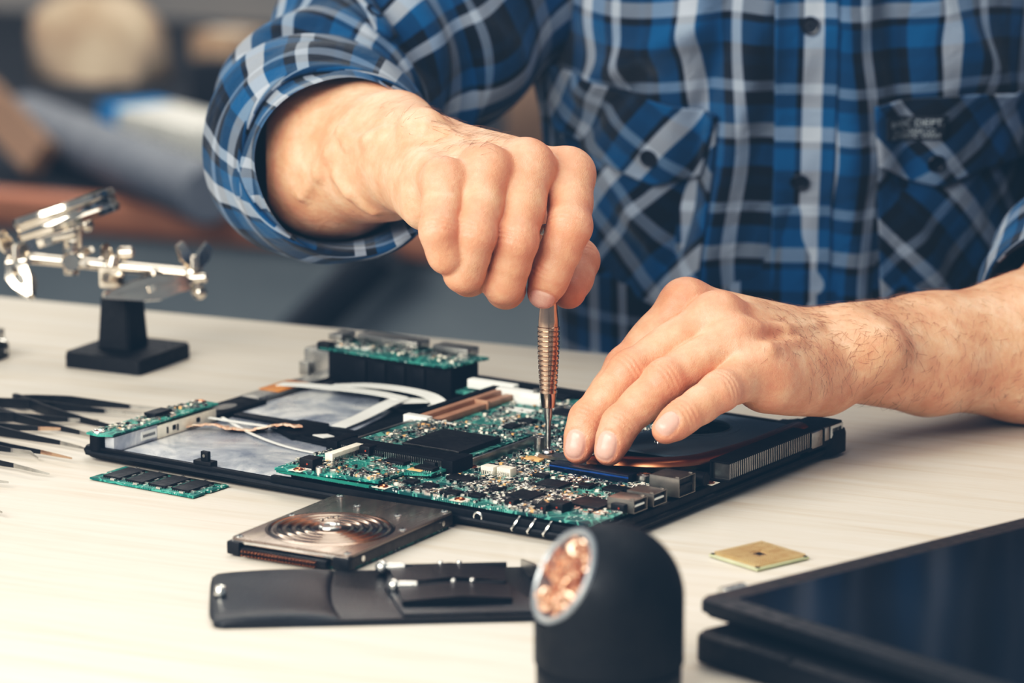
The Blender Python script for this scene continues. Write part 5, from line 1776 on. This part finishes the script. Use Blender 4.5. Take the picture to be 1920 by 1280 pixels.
def croc(p, q, open_=.006, s=1.0):
    """crocodile clip from hinge p to jaw tip q"""
    ax = (q - p).normalized(); sd = ax.cross(_F).normalized(); L = (q - p).length
    m = MB()
    m.tube([p + sd * .0015, p + ax * L * .35 + sd * .0026 * s, p + ax * L * .6 + sd * .0022 * s, q + sd * .0004], [1, 1.1, .9, .5], flat=(.0034 * s, .0011 * s), up=sd)
    m.tube([p - sd * .0015, p + ax * L * .35 - sd * .0026 * s, p + ax * L * .6 - sd * .0022 * s, q - sd * .0004], [1, 1.1, .9, .5], flat=(.0034 * s, .0011 * s), up=sd)
    m.tube([p, p + ax * L * .4, p + ax * L * .7, q], [.8, 1.0, .62, .15], flat=(.0020, .0028 * s), up=sd)
    m.cyl(p + ax * L * .42 - _F * .004, p + ax * L * .42 + _F * .004, .0022)
    m.ball(p, .0034)
    return m
croc(hw(352, 530, -.012), hw(194, 556, -.025), s=2.0).build('crocodile_clip', M_CHROME, hh_, True)
m = MB().tube([hw(196, 550, -.026), hw(240, 533, -.02), hw(288, 512, -.014)], [.9, 1.1, .7], flat=(.0032, .0009), up=_U).ball(hw(290, 512, -.014), .0032); m.build('clip_lever', M_CHROME, hh_, True)
croc(hw(28, 500, -.01), hw(58, 556, -.02), s=2.0).build('crocodile_clip', M_CHROME, hh_, True)
m = MB().ball(hw(362, 512, -.004), .0060).cyl(hw(366, 486, -.006), hw(368, 550, -.006), .0034, bev=.001).ball(hw(374, 548, -.006), .0045).cyl(hw(350, 522, -.008), hw(388, 520, -.008), .0034, bev=.001); m.build('end_joint', M_CHROME, hh_, True)
wing(hw(364, 494, -.008), _U, 1.25).build('wing_nut', M_CHROME, hh_, True)
m = MB().ball(hw(30, 490, -.004), .0065).cyl(hw(22, 462, -.008), hw(26, 516, -.008), .0036, bev=.001).cyl(hw(10, 494, -.008), hw(52, 488, -.008), .0036, bev=.001); m.build('end_joint', M_CHROME, hh_, True)
wing(hw(30, 474, -.008), _U, 1.3).build('wing_nut', M_CHROME, hh_, True)

# tweezers fanned out at the left, black coated with bare tips
M_COAT = pm('black_coating', S(7, 11, 16), S(12, 17, 22), scale=300, rough=.42, spec=.35)
def tweezers(join, tips, label, bend=None, tipm=M_STEEL):
    j = gz(join[0], join[1], .005)
    t = empty('tweezers', (j.x, j.y, 0), 0, label, 'tweezers', 'black coated tweezers fanned out on the table')
    for k, tp in enumerate(tips):
        e = gz(tp[0], tp[1], .004)
        a = (j - e).length
        d = (e - j).normalized(); s = Vector((-d.y, d.x, 0)) * (1 if k == 0 else -1)
        pts = [j, j + d * a * .12 + s * .0015, j + d * a * .35 + s * .0040, j + d * a * .62 + s * .0022, j + d * a * .80]
        rs = [.85, 1.0, 1.0, .62, .42]
        MB().tube([tuple(p) for p in bez(pts, 24)], list(np.interp(np.linspace(0, 1, len(bez(pts, 24))), np.linspace(0, 1, 5), rs)), flat=(.0029, .0009), up=s).build('arm', M_COAT, t, True)
        en = [j + d * a * .79, j + d * a * .9, e]
        if bend:
            en = [j + d * a * .79, j + d * a * .92, e + s * bend - Vector((0, 0, .0015))]
        MB().tube(en, [.42, .32, .16], flat=(.0029, .0008), up=s).build('bare_tip', tipm, t, True)
    MB().box(-.004, .004, -.0016, .0016, -.0030, .0030, .0008, 0, Matrix.Translation(j) @ Matrix.Rotation(math.atan2(d.y, d.x), 4, 'Z')).build('joined_end', M_COAT, t, True)
    return t
tweezers((34, 748), [(300, 766), (250, 812)], 'black straight tweezers farthest from the camera, of the fanned row')
tweezers((-60, 752), [(266, 776), (205, 826)], 'black straight tweezers second from the back of the fanned row')
tweezers((-90, 782), [(186, 788), (166, 842)], 'black straight tweezers third from the back of the fanned row')
tweezers((-150, 800), [(131, 804), (135, 859)], 'black tweezers with one coppery tip, fourth from the back', tipm=pm('copper_tip', S(190, 160, 138), scale=80, rough=.3, metal=1))
tweezers((-190, 820), [(78, 850), (82, 886)], 'black tweezers with short bent tips near the memory module', bend=-.004)
tweezers((-230, 880), [(16, 904), (4, 960)], 'tweezers nearest the camera with only one thin tip in view')

# electronic part at the left edge, partly out of frame
cb = gz(4, 672, 0)
ce = empty('connector_module', (cb.x - .02, cb.y + .005, 0), R_(-20), 'small dark electronic connector with silver shell at the left edge behind the tweezers', 'connector')
MM().prism(rrect(-20, 22, -10, 10, 2), 0, 9, 1).build('module_base', M_BLACK, ce)
MM().box(-20, 20, -8, 8, 9, 17, 1.2).box(8, 21, -9, 6, 12, 18.5, 1).build('metal_shell', M_STEEL, ce)
MM().cyl((20, -4, 13), (27, -4, 13), 1.2).cyl((18, 2, 5), (24, 2, 5), 1.4).build('metal_pin', M_SILVER, ce)
MM().ring((14, -9.2, 13), 2, .6, 16).build('wire_loop', M_SILVER, ce)
# ------------------------------------------------------------------ camera, light, grade
cam = bpy.data.cameras.new('camera')
cam.sensor_width = 36
cam.lens = FPX / 1920 * 36
cam.clip_start = .05
cam.dof.use_dof = True
cam.dof.focus_distance = 1.955
cam.dof.aperture_fstop = 131.25 / 20.5
co = bpy.data.objects.new('camera', cam)
co.location = _C
co.rotation_euler = (math.pi / 2 - PITCH, 0, 0)
COL.objects.link(co)
scene.camera = co

def area(name, loc, aim, size, power, color):
    l = bpy.data.lights.new(name, 'AREA')
    l.shape = 'RECTANGLE'
    l.size, l.size_y = size
    l.energy = power
    l.color = color
    o = bpy.data.objects.new(name, l)
    o.location = loc
    o.rotation_euler = (Vector(aim) - Vector(loc)).to_track_quat('-Z', 'Y').to_euler()
    COL.objects.link(o)
    return o
area('softbox', (-.7, .0, 1.25), (0, 2.0, .1), (.9, .7), 34, (1.0, .98, .95))
area('window_light', (-1.3, .85, 1.0), (0, 2.0, .08), (1.2, 1.0), 42, (1.0, .97, .93))
area('overhead_fill', (.3, 2.3, 2.1), (.1, 2.0, 0), (2.0, 1.4), 24, (1.0, .97, .93))  # added soft fill from overhead, not a fitting of the room
area('background_fill', (-.7, 4.6, 1.9), (-.4, 5.4, -.2), (2.4, 1.0), 85, (1.0, .93, .86))  # added fill above the bench to lighten the background
w = bpy.data.worlds.new('world')
scene.world = w
w.use_nodes = True
w.node_tree.nodes['Background'].inputs[0].default_value = (.72, .80, .88, 1)
w.node_tree.nodes['Background'].inputs[1].default_value = .34

vs = scene.view_settings
vs.view_transform = 'Standard'
vs.look = 'None'
vs.use_curve_mapping = True
cm = vs.curve_mapping
for i, pts in enumerate(([(0, .0052), (.03, .0215), (.12, .104), (.5, .55), (1, .97)], [(0, .0142), (.03, .0295), (.12, .112), (.5, .54), (1, .94)], [(0, .0245), (.03, .040), (.12, .122), (.5, .50), (1, .87)])):
    c = cm.curves[i]
    c.points[0].location = pts[0]
    c.points[1].location = pts[-1]
    for p in pts[1:-1]:
        c.points.new(*p)
cm.extend = 'EXTRAPOLATED'
cm.update()
scene.cycles.use_denoising = True
scene.cycles.max_bounces = 5
scene.cycles.diffuse_bounces = 2
scene.cycles.glossy_bounces = 3
scene.cycles.transmission_bounces = 5
scene.cycles.use_adaptive_sampling = True
scene.cycles.adaptive_threshold = .03
scene.cycles.caustics_reflective = False
scene.cycles.caustics_refractive = False
